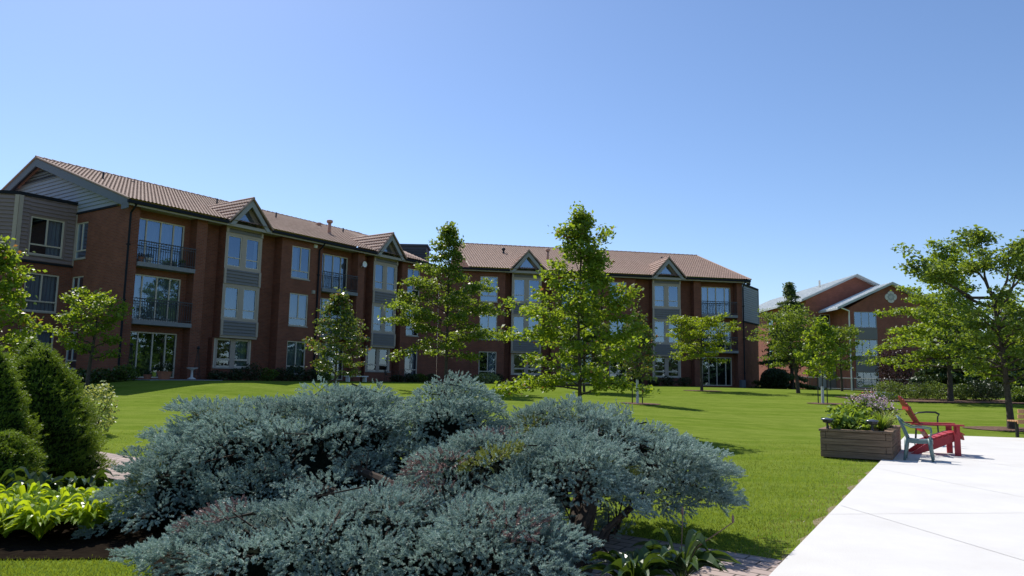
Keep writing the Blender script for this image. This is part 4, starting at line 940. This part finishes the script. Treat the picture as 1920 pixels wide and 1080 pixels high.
def blue_spruce():
    rs = np.random.default_rng(77); org = np.array([.3, 5.0, 0.])
    t = thing("blue_spruce_bush", "wide spreading blue grey spruce bush filling the foreground", "spruce bush", tuple(org))
    domes = [((-1.85, 7.0, .32), (1.5, 1.05, .74), 150), ((-.58, 6.95, .78), (.47, .5, .5), 40), ((.75, 6.6, .50), (.95, .85, .46), 105), ((.42, 5.65, .54), (.5, .42, .26), 40), ((-1.05, 5.0, .1), (1.28, .66, .42), 110), ((-.1, 6.0, .35), (.85, .7, .5), 70),
             ((-2.7, 6.55, .22), (.58, .68, .45), 60), ((1.36, 6.45, .36), (.5, .55, .34), 40), ((-.15, 4.9, .1), (.55, .6, .42), 35), ((-2.55, 7.1, .62), (.6, .6, .4), 28), ((-1.55, 7.2, .72), (.6, .5, .48), 32), ((.35, 6.9, .55), (.5, .45, .45), 28), ((1.05, 6.9, .55), (.4, .4, .4), 22)]
    B, D, L, TN, MI = [], [], [], [], []
    br = MB()
    for di, (c, r, npad) in enumerate(domes):
        c = np.array(c); r = np.array(r)
        pq = 1.6; area = 4 * math.pi * (((r[0] * r[1]) ** pq + (r[0] * r[2]) ** pq + (r[1] * r[2]) ** pq) / 3) ** (1 / pq); NP = int(area * (17 if c[0] > .3 else 13)) + 12
        for k in range(NP):
            zz = 1 - 2 * (k + .5) / NP; th = k * 2.39996; d = np.array([math.sqrt(1 - zz * zz) * math.cos(th), math.sqrt(1 - zz * zz) * math.sin(th), zz]); d = unit(d + rs.normal(size=3) * .07)
            if d[2] < -.3: continue
            P = c + d * r * rs.uniform(.70, 1.10)
            ins = False
            for dj, (c2, r2, _) in enumerate(domes):
                if dj != di and np.linalg.norm((P - np.array(c2)) / np.array(r2)) < .74: ins = True
            if ins or P[2] < .05: continue
            out = np.array([d[0] / r[0], d[1] / r[1], 0]); out = unit(out) if np.linalg.norm(out) > .05 else unit(rs.normal(size=3) * [1, 1, 0])
            steep = max(0, d[2]); nrm = unit(d / r); pu = unit(nrm * .45 + np.array([0, 0, .75])); pu = unit(pu + rs.normal(size=3) * .16); pd = unit(out - pu * (out @ pu) + rs.normal(size=3) * .2); sd = unit(np.cross(pd, pu)); pu = np.cross(sd, pd)
            hub = c + d * r * .45
            br.tube([tuple(hub - [0, 0, .05]), tuple(P - pd * .1)], [.01, .005], 4, caps=False)
            size = rs.choice([.45, .6, .8, 1.0, 1.15]) * rs.uniform(.9, 1.1); pt = rs.random()
            dead = (di in (4, 5, 8) and rs.random() < .17 and P[2] > .3); limey = rs.random() < .035
            ra, rb, rc = .27 * size * rs.uniform(.8, 1.25), .24 * size * rs.uniform(.75, 1.25), .085 * size
            br.tube([tuple(P - pd * .42 - pu * .12), tuple(P - pd * .05 - pu * .02)], [.008, .004], 4, caps=False)
            lph = rs.random(3) * 6.28
            for q in range(int(165 * size * size)):
                e = unit(rs.normal(size=3)); e[2] = abs(e[2]) if rs.random() < .93 else e[2]
                if e[0] < -.5 and rs.random() < .6: e[0] = -e[0]
                k_ = rs.uniform(.72, 1.0) + .26 * math.sin(5.5 * e[0] + lph[0]) * math.sin(6.5 * e[1] + lph[1])
                b0 = P + (pd * e[0] * ra + sd * e[1] * rb + pu * e[2] * rc) * k_ - pd * .05
                nd = unit(pd * (e[0] * .9 + .4) + sd * e[1] * .9 + pu * (e[2] * .8 + .25) + rs.normal(size=3) * .22)
                B.append(b0 - nd * .02); D.append(nd); L.append(rs.uniform(.035, .06))
                TN.append(np.clip(.3 + .4 * pt + rs.normal() * .14, 0, 1)); MI.append(1 if dead and rs.random() < .55 else (2 if limey and rs.random() < .8 else 0))
    B = np.array(B); D = np.array(D); L = np.array(L)
    V, i = needle_shoots(B - org, D, L, 28, .0155, .0066, rs, 1.2)
    tn = np.array(TN)[i]; tn = np.clip(tn + rs.normal(size=len(tn)) * .08, 0, 1)
    fastmesh("crown", V, 3, [LF_BLUE, LF_DEAD, LF_LIMEY], t, tn, np.array(MI)[i])
    core = MB()  # opaque filler domes; shade of the foliage gaps painted in as near-black
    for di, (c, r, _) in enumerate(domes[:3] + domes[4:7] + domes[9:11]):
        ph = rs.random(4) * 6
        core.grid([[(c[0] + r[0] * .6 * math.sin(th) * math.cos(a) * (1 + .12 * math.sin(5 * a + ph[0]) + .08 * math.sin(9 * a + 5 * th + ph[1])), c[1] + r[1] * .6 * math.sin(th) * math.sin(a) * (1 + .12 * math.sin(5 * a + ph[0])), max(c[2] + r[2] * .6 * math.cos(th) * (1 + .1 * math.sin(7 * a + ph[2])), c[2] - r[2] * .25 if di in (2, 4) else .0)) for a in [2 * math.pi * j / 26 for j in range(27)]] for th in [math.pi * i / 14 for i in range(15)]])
    core.build("shade_core", mat("painted_gap_shade", (.010, .013, .009), 1., .4, 30., spec=0.), t)
    # stems
    for (p, q, r) in (((.48, 5.15, -.05), (.62, 5.9, .6), .1), ((.30, 5.0, -.05), (-.3, 5.8, .6), .075), ((.25, 4.95, -.05), (-.8, 5.2, .42), .06), ((.5, 5.15, 0), (1.2, 6.3, .45), .02), ((.15, 5.0, 0), (-1.6, 6.6, .6), .08), ((.45, 5.1, 0), (.6, 6.6, .75), .06), ((.35, 5.05, 0), (-.4, 6.7, .95), .06), ((.5, 5.1, .02), (1.0, 5.9, .45), .022), ((.1, 5.1, 0), (-2.6, 6.8, .55), .07)):
        p, q = Vector(p), Vector(q); m1 = p.lerp(q, .35) + Vector((0, 0, .08)); m2 = p.lerp(q, .7) + Vector((.05, 0, .05)); br.tube([p, m1, m2, q], [r, r * .75, r * .5, r * .25], 8)
        for j in range(9):
            v = rs.uniform(.3, 1); b0 = p.lerp(q, v); br.tube([b0, b0 + Vector(rs.normal(size=3)) * .13 + Vector((0, 0, .06))], [.012, .004], 4, caps=False)
    br.build("trunk", TWIG, t)

blue_spruce()

INNER = mat('painted_inner_shade', (.012, .022, .007), 1., .4, 30., spec=0.)  # dwarf spruce core: shade between the shoots put into a dark green
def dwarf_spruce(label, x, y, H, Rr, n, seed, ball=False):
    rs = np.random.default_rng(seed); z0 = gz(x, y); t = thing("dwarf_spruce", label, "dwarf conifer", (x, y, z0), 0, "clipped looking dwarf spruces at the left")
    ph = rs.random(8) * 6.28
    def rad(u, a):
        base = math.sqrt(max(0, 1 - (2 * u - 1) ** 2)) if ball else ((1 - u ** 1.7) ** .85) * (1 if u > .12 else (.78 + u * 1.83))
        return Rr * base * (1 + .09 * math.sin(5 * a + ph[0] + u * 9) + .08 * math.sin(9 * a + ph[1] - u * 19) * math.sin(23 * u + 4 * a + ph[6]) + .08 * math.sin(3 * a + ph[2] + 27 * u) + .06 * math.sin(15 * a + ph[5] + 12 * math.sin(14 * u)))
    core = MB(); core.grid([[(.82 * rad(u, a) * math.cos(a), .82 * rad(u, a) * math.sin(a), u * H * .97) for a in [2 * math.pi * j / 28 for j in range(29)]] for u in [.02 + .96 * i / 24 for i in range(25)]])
    core.build("shade_core", INNER, t, smooth=True, local=True)
    us = 1 - rs.random(n) ** .62 if not ball else rs.random(n); az = rs.random(n) * 6.283
    B = np.array([[rad(u, a) * math.cos(a), rad(u, a) * math.sin(a), u * H] for u, a in zip(us, az)]); 
    nu_ = max(8, int(H / .075)); ia = max(12, int(6.283 * Rr / .085)); fu = us * nu_; fa = (az / 6.283 * ia + .5 * (fu.astype(int) % 2)); hsh = rs.random((nu_ + 2, ia + 2))
    d2 = ((fu % 1 - .5) ** 2 + (fa % 1 - .5) ** 2) * 4; bump = np.clip(1 - d2, 0, 1) * (.45 + .55 * hsh[fu.astype(int), fa.astype(int)])
    B *= ((.89 + .17 * bump) * rs.uniform(.95, 1.02, n))[:, None] ** np.array([[1, 1, .35]])
    D = unit(np.stack([np.cos(az), np.sin(az), np.full(n, .75 if not ball else .5)], 1) + rs.normal(size=(n, 3)) * .4)
    V, i = needle_shoots(B, D, rs.uniform(.025, .05, n), 11, .019, .006, rs, .9)
    cl = np.array([.5 + .5 * math.sin(7 * a + ph[3] + u * 21) * math.sin(11 * u + ph[4] + 3 * a) for u, a in zip(us, az)])
    fastmesh("crown", V, 3, LF_CONE, t, np.clip(.35 + .4 * cl[i] + .3 * rs.random(len(i)), 0, 1))
dwarf_spruce("tall cone shaped dwarf spruce, nearest of the cones to the path", -5.72, 9.1, 1.63, .77, 17000, 101)
dwarf_spruce("cone shaped dwarf spruce peeking up behind the tallest cone", -6.4, 9.95, 1.76, .56, 9000, 102)
dwarf_spruce("cone shaped dwarf spruce cut by the left edge of the view", -5.52, 8.0, 1.56, .50, 10000, 103)
dwarf_spruce("small ball shaped dwarf spruce low before the cones", -5.08, 7.45, .70, .38, 6500, 104, True)

# ------------------------------------------------------------------ hostas
def hosta(label, x, y, rad, h, nl, wl, m, seed, group, scapes=0):
    rs = np.random.default_rng(seed); z0 = gz(x, y) + .01; t = thing("hosta", label, "hosta", (x, y, z0), 0, group); V = []; tn = []
    for i in range(nl):
        a = rs.random() * 6.283; k = rs.random() ** .6; L = rad * (.55 + .55 * k) * rs.uniform(.85, 1.15); rise = h * (1.15 - .55 * k) * rs.uniform(.8, 1.15); wd = wl * rs.uniform(.8, 1.2)
        d = np.array([math.cos(a), math.sin(a), 0]); s = np.array([-d[1], d[0], 0]); roll = rs.normal() * .35; pts = []; tt = rs.beta(1.5, 1.3)
        ns = 7
        for j in range(ns + 1):
            v = j / ns; c = d * (L * (v ** 1.1)) + np.array([0, 0, rise * (1.7 * v - 1.0 * v * v) * 1.25 - .35 * rise * max(0, v - .6)])
            wv = wd * (0.06 if v < .22 else math.sin(math.pi * min(1, (v - .22) / .78) ** .8) ** .8 + .03)
            ls_ = s * math.cos(roll) + np.array([0, 0, 1]) * math.sin(roll); upv = np.array([0, 0, wv * .35])
            pts.append((c - ls_ * wv * .5 + upv, c, c + ls_ * wv * .5 + upv))
        for j in range(ns):
            for q in (0, 1): V += [pts[j][q], pts[j][q + 1], pts[j + 1][q + 1], pts[j + 1][q]]; tn.append(tt)
    fastmesh("leaves", np.array(V), 4, m, t, np.array(tn))
    for k in range(scapes):
        b = MB(); dx, dy = (rs.normal(size=2) * .12); b.tube([(0, 0, 0), (dx * .4, dy * .4, h * .8), (dx * 1.4, dy * 1.4, h * 1.45)], [.004, .0035, .003], 5); b.lathe([(.003, 0), (.009, .015), (.006, .04), (.0, .06)], (dx * 1.4, dy * 1.4, h * 1.43), 6); b.build("flower_stalk", LF_DEAD, t, local=True)
HL = [(-4.45, 5.9), (-4.15, 5.85), (-3.86, 5.9), (-3.57, 5.85), (-3.3, 6.0), (-4.3, 6.18), (-4.0, 6.2), (-3.7, 6.2), (-3.42, 6.3), (-4.5, 6.55), (-4.18, 6.62), (-3.86, 6.62), (-3.55, 6.66), (-3.3, 6.7)]
ORD = ["leftmost", "second from left", "third from left", "fourth from left", "rightmost"]
for i, (x, y) in enumerate(HL):
    row, k = (0, i) if i < 5 else ((1, i - 5) if i < 9 else (2, i - 9))
    nm = ORD[k] if not (row == 1 and k == 3) else "rightmost"
    hosta("bright lime hosta, %s in the %s of the lime patch" % (nm, ["nearest row", "middle row", "farthest row"][row]), x, y, .27, .29, 95, .05, LF_HOSTA, 120 + i, "lime hostas")
for i, (x, y) in enumerate([(-4.75, 7.0), (-4.35, 7.05), (-3.98, 7.15)]): hosta(["darker green hosta under the ball shaped spruce", "darker green hosta between the ball spruce and the lime patch", "darker green hosta at the foot of the tallest cone"][i], x, y, .34, .36, 44, .085, LF_HOSTAD, 140 + i, "dark hostas")
hosta("dark hosta with spent flower stalks beside the patio path, under the spruce", 1.12, 4.95, .34, .3, 44, .07, LF_HOSTAD, 150, "dark hostas by the trunk", 2)
hosta("dark hosta close against the blue spruce trunk", .78, 4.75, .32, .26, 40, .065, LF_HOSTAD, 151, "dark hostas by the trunk")

# ------------------------------------------------------------------ planter and its plants
PC = Vector((6.52, 12.85)); PE = E_.normalized(); PW = Vector((-.86, .51)).normalized(); PL, PWID, PH = 2.5, 1.14, .49
def TP(a, b_, z): p = PC + PE * a + PW * b_; return Vector((p.x, p.y, z + (.035 if False else 0.0)))
pl = thing("timber_planter", "raised bed planter of weathered stacked timbers at the patio edge", "planter", (PC.x, PC.y, 0))
b = MB(); hh = .108
for k in range(4):
    z0 = .02 + k * .112; e = .09; odd = k % 2
    # long sides / short sides alternate at the corners
    b.box(0 if odd else e + .004, PL if odd else PL - e - .004, 0.0, e, z0, z0 + hh, 0, TP); b.box(0 if odd else e + .004, PL if odd else PL - e - .004, PWID - e, PWID, z0, z0 + hh, 0, TP)
    b.box(0, e, e + .004 if odd else 0, PWID - e - .004 if odd else PWID, z0, z0 + hh, 0, TP); b.box(PL - e, PL, e + .004 if odd else 0, PWID - e - .004 if odd else PWID, z0, z0 + hh, 0, TP)
b.build("timber_walls", TIMBER, pl, bevel=.008)
b = MB(); z0, z1 = .47, .51
b.box(-.02, PL + .02, -.02, .13, z0, z1, 0, TP); b.box(-.02, PL + .02, PWID - .13, PWID + .02, z0, z1, 0, TP); b.box(-.02, .13, .134, PWID - .134, z0, z1, 0, TP); b.box(PL - .13, PL + .02, .134, PWID - .134, z0, z1, 0, TP)
b.build("cap_boards", TIMBER, pl, bevel=.006)
b = MB(); b.box(.09, PL - .09, .09, PWID - .09, .38, .43, 0, TP); b.build("soil", SOIL, pl)
def stemplant(label, a, b_, h, r, n, ls, m, seed, name, cat, bloom=None, asp=.5, nst=14, bl=0):
    rs = np.random.default_rng(seed); p = TP(a, b_, .43); t = thing(name, label, cat, tuple(p)); s = MB(); C = []; tips = []
    for i in range(nst):
        an = rs.random() * 6.283; rr = r * rs.random() ** .5; hh_ = h * rs.uniform(.75, 1.05) * (1 - .25 * (rr / r) ** 2); q = (rr * math.cos(an), rr * math.sin(an), hh_)
        s.tube([(q[0] * .25, q[1] * .25, 0), (q[0] * .7, q[1] * .7, hh_ * .55), q], [.006, .005, .003], 4); tips.append(q)
        for v in np.linspace(.25, 1, 5): C.append([q[0] * (.25 + .75 * v), q[1] * (.25 + .75 * v), hh_ * v])
    s.build("stems", LF_MID, t, local=True); C = np.array(C); P = C[rs.integers(0, len(C), n)] + rs.normal(size=(n, 3)) * [.05, .05, .04]
    if bloom: P = P[P[:, 2] < h * .86]
    fastmesh("leaves", leaves(P, ls, .35, .3, asp, rs), 4, m, t, rs.beta(1.4, 1.4, len(P)))
    if bloom:
        T_ = np.array(tips); Q = T_[rs.integers(0, len(T_), bl)] + rs.normal(size=(bl, 3)) * [.05, .05, .045]; fastmesh("blossoms", leaves(Q, .035, .5, .1, .9, rs), 4, bloom, t, rs.random(len(Q)))
stemplant("tall leafy plant topped with pink mauve blossoms at the planter's back", 1.75, .5, .72, .42, 900, .075, LF_MID, 201, "flowering_plant", "flowers", PETAL, bl=420, nst=26)
stemplant("second pink mauve flowering plant at the planter's right back corner", 1.5, .25, .58, .3, 500, .07, LF_MID, 202, "flowering_plant", "flowers", PETAL, bl=260, nst=18)
stemplant("broad bright leafy vegetable at the planter's left front", .5, .85, .36, .36, 620, .13, LF_SALAD, 203, "leafy_vegetable", "vegetable plant", asp=.6)
stemplant("broad light green leafy plant mid planter", .75, .55, .40, .38, 760, .11, LF_SALAD, 204, "leafy_vegetable", "vegetable plant", asp=.6)
stemplant("pale tufted herb left of mid planter", .32, .55, .28, .26, 460, .08, LF_SALAD, 205, "herb_plant", "herb")
stemplant("dense green plant behind the pale herb", 1.2, .8, .48, .36, 800, .10, LF_SALAD, 206, "leafy_vegetable", "vegetable plant", asp=.55)
def strap(label, a, b_, h, n, m, seed):
    rs = np.random.default_rng(seed); p = TP(a, b_, .43); t = thing("strap_leaf_plant", label, "ornamental grass", tuple(p)); V = []; tn = []
    for i in range(n):
        an = rs.random() * 6.283; L = h * rs.uniform(.35, .8); d = np.array([math.cos(an), math.sin(an), 0]); s = np.array([-d[1], d[0], 0]) * .011; hh_ = h * rs.uniform(.6, 1.05); pr = None; k = rs.random()
        for j in range(6):
            v = j / 5; c = d * L * v ** 1.5 + np.array([0, 0, hh_ * (1.6 * v - .75 * v * v)]); w_ = 1 - .85 * v
            if pr is not None: V += [pr[0] - s * pr[1], pr[0] + s * pr[1], c + s * w_, c - s * w_]; tn.append(k)
            pr = (c, w_)
    fastmesh("blades", np.array(V), 4, m, t, np.array(tn))
strap("spiky strap leaved plant at the planter's right side", .75, .2, .46, 110, LF_SALAD, 207)
strap("spiky strap leaved plant arching over the planter's right back edge", 1.25, .15, .48, 60, LF_PALE, 208)
def solar(label, a, b_):
    p = TP(a, b_, .51); t = thing("solar_lamp", label, "solar lamp", tuple(p)); b = MB()
    b.lathe([(0, 0), (.028, 0), (.022, .03), (.018, .1)], (0, 0, 0), 12); b.build("post", SOLAR, t, local=True); b = MB()
    b.lathe([(.03, .1), (.075, .115), (.085, .15), (.06, .155)], (0, 0, 0), 16); b.build("lens_ring", SOLAR, t, local=True); b = MB()
    b.lathe([(.105, .155), (.11, .165), (.1, .18), (0, .195)], (0, 0, 0), 16); b.lathe([(.105, .155), (0, .15)], (0, 0, 0), 16); b.build("solar_cap", SOLARTOP, t, local=True, smooth=True)
solar("black solar lamp on the planter's left front corner", .06, 1.02); solar("black solar lamp on the planter's front edge near the right corner", .08, .30)

# ------------------------------------------------------------------ chairs, bench, pot
RZ = math.atan2(-.51, .86); PZ = .036
ch = thing("adirondack_chair", "red slatted wooden garden armchair facing right on the pale patio", "garden chair", (7.98, 14.22, PZ), R(-18))
b = MB()
for sy in (-1, 1):
    b = MB(); b.box(.30, .40, sy * .30 - .02, sy * .30 + .02, 0, .54); b.build("leg", REDP, ch, local=True, bevel=.004)
for sy in (-1, 1):
    b = MB(); P = [(.42, .32), (.44, .40), (.30, .40), (-.10, .245), (-.42, .0), (-.30, 0), (-.02, .10), (.28, .24)]
    for y in (sy * .255 - .018, sy * .255 + .018): b.face([(x, y, z) for x, z in P])
    for i in range(len(P)): (x0, z0), (x1, z1) = P[i], P[(i + 1) % len(P)]; b.face([(x0, sy * .255 - .018, z0), (x1, sy * .255 - .018, z1), (x1, sy * .255 + .018, z1), (x0, sy * .255 + .018, z0)])
    b.build("seat_rail", REDP, ch, local=True)
b = MB()
for i, (x, z, rot) in enumerate([(.455, .33, 80), (.44, .405, 30), (.35, .425, 4), (.255, .405, -14), (.16, .372, -19), (.065, .335, -20), (-.03, .297, -20), (-.12, .262, -20)]):
    ca, sa = math.cos(R(rot)), math.sin(R(rot)); b.beam((x, -.28, z), (x, .28, z), .085, .02, side=(ca, 0, -sa))
b.build("seat", REDP, ch, local=True)
b = MB(); ang = R(30)
for i in range(7):
    f_ = (i - 3) / 3; y0, y1 = f_ * .20, f_ * .29; Lb = .95 - .15 * f_ * f_; p0 = Vector((-.06, y0, .24)); p1 = p0 + Vector((-math.sin(ang) * Lb, y1 - y0, math.cos(ang) * Lb)); b.beam(p0, p1, .066, .02, side=(0, 1, 0))
for hgt in (.24, .68): b.beam((-.06 - math.sin(ang) * hgt - .025, -.30, .24 + math.cos(ang) * hgt), (-.06 - math.sin(ang) * hgt - .025, .30, .24 + math.cos(ang) * hgt), .06, .025, side=(0, 0, 1))
b.build("backrest", REDP, ch, local=True)
for sy in (-1, 1):
    b = MB(); P = [(-.40, .26), (-.40, .34), (.10, .40), (.40, .42), (.46, .39), (.46, .27), (.40, .24), (.05, .25)]
    b.face([(x, sy * y, .565) for x, y in P]); b.face([(x, sy * y, .54) for x, y in P])
    for i in range(8): (x0, y0), (x1, y1) = P[i], P[(i + 1) % 8]; b.face([(x0, sy * y0, .54), (x1, sy * y1, .54), (x1, sy * y1, .565), (x0, sy * y0, .565)])
    b.box(.33, .37, sy * .32, sy * .36, .40, .54); b.build("armrest", REDP, ch, local=True)
# plastic chair
pc = thing("plastic_chair", "faded teal plastic stacking armchair tight against the planter", "plastic chair", (7.04, 12.97, PZ), RZ); pc.scale = (.9, .9, .88)
for sx in (-1, 1):
    for sy in (-1, 1):
        b = MB(); tx, ty = sx * .19, sy * .215; bx, by = sx * .235, sy * .255
        P = [(tx, ty, .43), (tx * 1.07, ty * 1.07, .25), (bx, by, .0)]; b.tube(P, [.036, .03, .022], 8)
        b.build("leg", TEAL, pc, local=True, smooth=True)
b = MB(); rows = []
for i in range(9):
    x = -.22 + .46 * i / 8; z = .415 - .02 * math.sin(math.pi * i / 8) + (.0 if i < 8 else -.025); rows.append([(x, -.225 + .45 * j / 8, z - .012 * math.sin(math.pi * j / 8)) for j in range(9)])
b.grid(rows); b.grid([[(p[0], p[1], p[2] - .025) for p in r] for r in rows]); 
for r_ in ([rows[0], rows[-1], [r[0] for r in rows], [r[-1] for r in rows]]): b.grid([r_, [(p[0], p[1], p[2] - .07) for p in r_]])
b.build("seat", TEAL, pc, local=True, smooth=True)
b = MB()
def bk(u, v): # u across -1..1, v up 0..1
    wd = .20 + .03 * math.sin(v * 2.2); topc = .85 - .05 * u * u; return (-.20 - .13 * v - .02 * v * v + .045 * u * u, u * wd, .42 + (topc - .42) * v)
for i in range(5):
    u0, u1 = -1 + i * .42, -1 + i * .42 + .30
    b.grid([[bk(u0 + (u1 - u0) * k / 2, j / 8) for k in range(3)] for j in range(9)])
b.grid([[bk(-1 + 2 * k / 12, .84 + .16 * j / 3) for k in range(13)] for j in range(4)]); b.grid([[bk(-1 + 2 * k / 12, .0 + .12 * j / 2) for k in range(13)] for j in range(3)])
bo = b.build("backrest", TEAL, pc, local=True, smooth=True); md = bo.modifiers.new("thick", 'SOLIDIFY'); md.thickness = .016
for sy in (-1, 1):
    b = MB(); P = [Vector(bk(sy, .92)), Vector((-.24, sy * .255, .70)), Vector((-.10, sy * .275, .635)), Vector((.10, sy * .28, .63)), Vector((.21, sy * .275, .615)), Vector((.225, sy * .26, .54)), Vector((.20, sy * .235, .42))]
    for i in range(6): b.beam(P[i], P[i + 1] + (P[i + 1] - P[i]).normalized() * .012, .055, .022, side=(0, 1, 0))
    ao = b.build("armrest", TEAL, pc, local=True); ao.modifiers.new("bevel", 'BEVEL').width = .006
# black metal armchair behind the red one
def metal_chair(label, x, y, z, rz, grp=None):
    t = thing("metal_chair", label, "metal chair", (x, y, z), rz, grp)
    for sy in (-1, 1):
        b = MB(); b.tube([(.22, sy * .24, 0), (.2, sy * .24, .43), (.21, sy * .26, .62)], .012, 6); b.build("leg", BLACKM, t, local=True)
        b = MB(); b.tube([(-.24, sy * .24, 0), (-.2, sy * .23, .43)], .012, 6); b.build("leg", BLACKM, t, local=True)
        b = MB(); b.tube([(.21, sy * .26, .60), (.24, sy * .27, .66), (.17, sy * .27, .70), (0, sy * .27, .70), (-.16, sy * .26, .68), (-.27, sy * .23, .62)], .012, 8); b.build("armrest", BLACKM, t, local=True, smooth=True)
    b = MB()
    for i in range(9): b.box(-.2 + i * .05, -.165 + i * .05, -.22, .22, .425, .437)
    b.tube([(.21, -.23, .43), (.21, .23, .43), (-.2, .23, .43), (-.2, -.23, .43), (.21, -.23, .43)], .012, 6); b.build("seat", BLACKM, t, local=True)
    b = MB(); b.tube([(-.2, -.23, .43), (-.30, -.22, .72), (-.31, -.12, .80), (-.31, .12, .80), (-.30, .22, .72), (-.2, .23, .43)], .013, 6)
    for i in range(6): yy = -.16 + i * .064; b.tube([(-.2, yy, .43), (-.3, yy, .78)], .007, 4)
    b.build("backrest", BLACKM, t, local=True); return t
metal_chair("black metal armchair with curved arms, behind the red chair", 9.05, 16.3, PZ, RZ)
p = TL(16.6, 1.3, 0); metal_chair("dark metal chair under the second bay's left pane", p.x, p.y, gz(p.x, p.y), .4, "chairs under the second bay"); p = TL(17.5, 1.4, 0); metal_chair("dark metal chair under the second bay's right pane", p.x, p.y, gz(p.x, p.y), 2.2, "chairs under the second bay")
be = thing("park_bench", "orange slatted park bench cut off by the right edge of the view", "bench", (13.55, 18.75, PZ), R(-6))
b = MB()
for i in range(3): b.box(-.82, .82, -.02 - .02 * i, .015 - .02 * i, .36 + .13 * i, .46 + .13 * i)
b.build("backrest", WOODO, be, local=True, bevel=.006); b = MB()
for i in range(4): b.box(-.82, .82, .05 + i * .11, .14 + i * .11, .40, .435)
b.build("seat", WOODO, be, local=True, bevel=.006)
for sx in (-1, 1):
    b = MB(); x = sx * .62; b.beam((x, .42, 0), (x, .42, .4), .06, .06); b.beam((x, .03, 0), (x, -.09, .74), .06, .05, side=(1, 0, 0)); b.box(x - .025, x + .025, .0, .48, .36, .40); b.build("leg", BLACKM, be, local=True)
t = thing("charcoal_planter_pot", "charcoal round pot before the bench at the right edge", "flower pot", (12.72, 18.0, PZ)); b = MB()
b.lathe([(0, 0), (.2, 0), (.27, .3), (.29, .32), (.29, .37), (.25, .37), (.24, .3), (0, .3)], (0, 0, 0), 24); b.build("pot", POTM, t, local=True, smooth=True); b = MB(); b.lathe([(.24, .31), (0, .33)], (0, 0, 0), 16); b.build("soil", SOIL, t, local=True)

# ------------------------------------------------------------------ grass blades on the near lawn
def grass():
    rs = np.random.default_rng(9); n = 330000
    y = 4.3 + 12.7 * rs.random(n) ** 1.5; x = (rs.random(n) * 1.46 - .73) * y
    pv = .86 * x - .51 * y + 1.11; pt = .608 * x + .794 * y
    be_ = 5.33 + .05 * np.sin(x * 2.1) - np.maximum(0, x + 2.5) * 1.9
    pin = (PC.x - x) ; a = (x - PC.x) * PE.x + (y - PC.y) * PE.y; b_ = (x - PC.x) * PW.x + (y - PC.y) * PW.y
    edge = rs.normal(size=n) * .03
    ok = (pv < -.0 + edge * .6) & ((pt > 5.68 + edge) | (y < be_ + edge)) & ~((a > -.02) & (a < PL) & (b_ > -.02) & (b_ < PWID + .02))
    ok &= rs.random(n) > np.clip((y - 8) / 9, 0, 1) ** 1.2
    thin = (pv > -.55) & (pt > 5.6) & (rs.random(n) < .45 * (1 + pv / .55)); ok &= ~thin
    x, y, pv = x[ok], y[ok], pv[ok]; n = len(x); z = np.array([gz(a_, b__) for a_, b__ in zip(x, y)])
    sz = (.016 + .013 * rs.random(n)) * np.clip(.8 + y * .03, .8, 1.3); az = rs.random(n) * 6.283; ln = rs.normal(size=(n, 2)) * .011
    wv = .0022 + .0005 * y / 4
    P = np.stack([x, y, z], 1); s = np.stack([np.cos(az) * wv, np.sin(az) * wv, np.zeros(n)], 1); tp = P + np.stack([ln[:, 0], ln[:, 1], sz], 1)
    patch = .5 + .25 * np.sin(x * 1.7 + 1.3 * np.sin(y * .9)) + .25 * np.sin(y * 2.3 + x * .6)
    dry = np.clip(1 + pv / .6, 0, 1) * (rs.random(n) < .35)
    mi = np.where((dry > .25) & (rs.random(n) < dry), 1, 0)
    o = fastmesh("grass", np.stack([P - s, P + s, tp], 1).reshape(-1, 3), 3, [GRASSB, leafmat("dry_grass_blade", (.2, .15, .07), (.34, .26, .14), .2)], None, np.clip(.55 * patch + .45 * rs.random(n), 0, 1), mi)
    o["kind"] = "stuff"; o["label"] = "short mown grass of the near lawn"
    print("grass", n)
grass()
# dry sandy edge where the lawn meets the slab is real bare soil
b = MB(); rows = []
for i in range(40):
    s = .25 + i * .19; p = E0 + E_ * s; wv = .10 + .09 * math.sin(i * 1.3) + .06 * math.sin(i * .47 + 2); wv = .45 * max(.02, wv) * (1 if 1 < i < 38 else .2); q = p - P_.normalized() * wv; rows.append([(p.x, p.y, gz(p.x, p.y) + .004), (q.x, q.y, gz(q.x, q.y) + .004)])
b.grid(rows); o = b.build("bare_soil_strip", mat("dry_bare_soil", (.16, .13, .07), 1., .3, 9., base2=(.27, .22, .13))); o["kind"] = "structure"
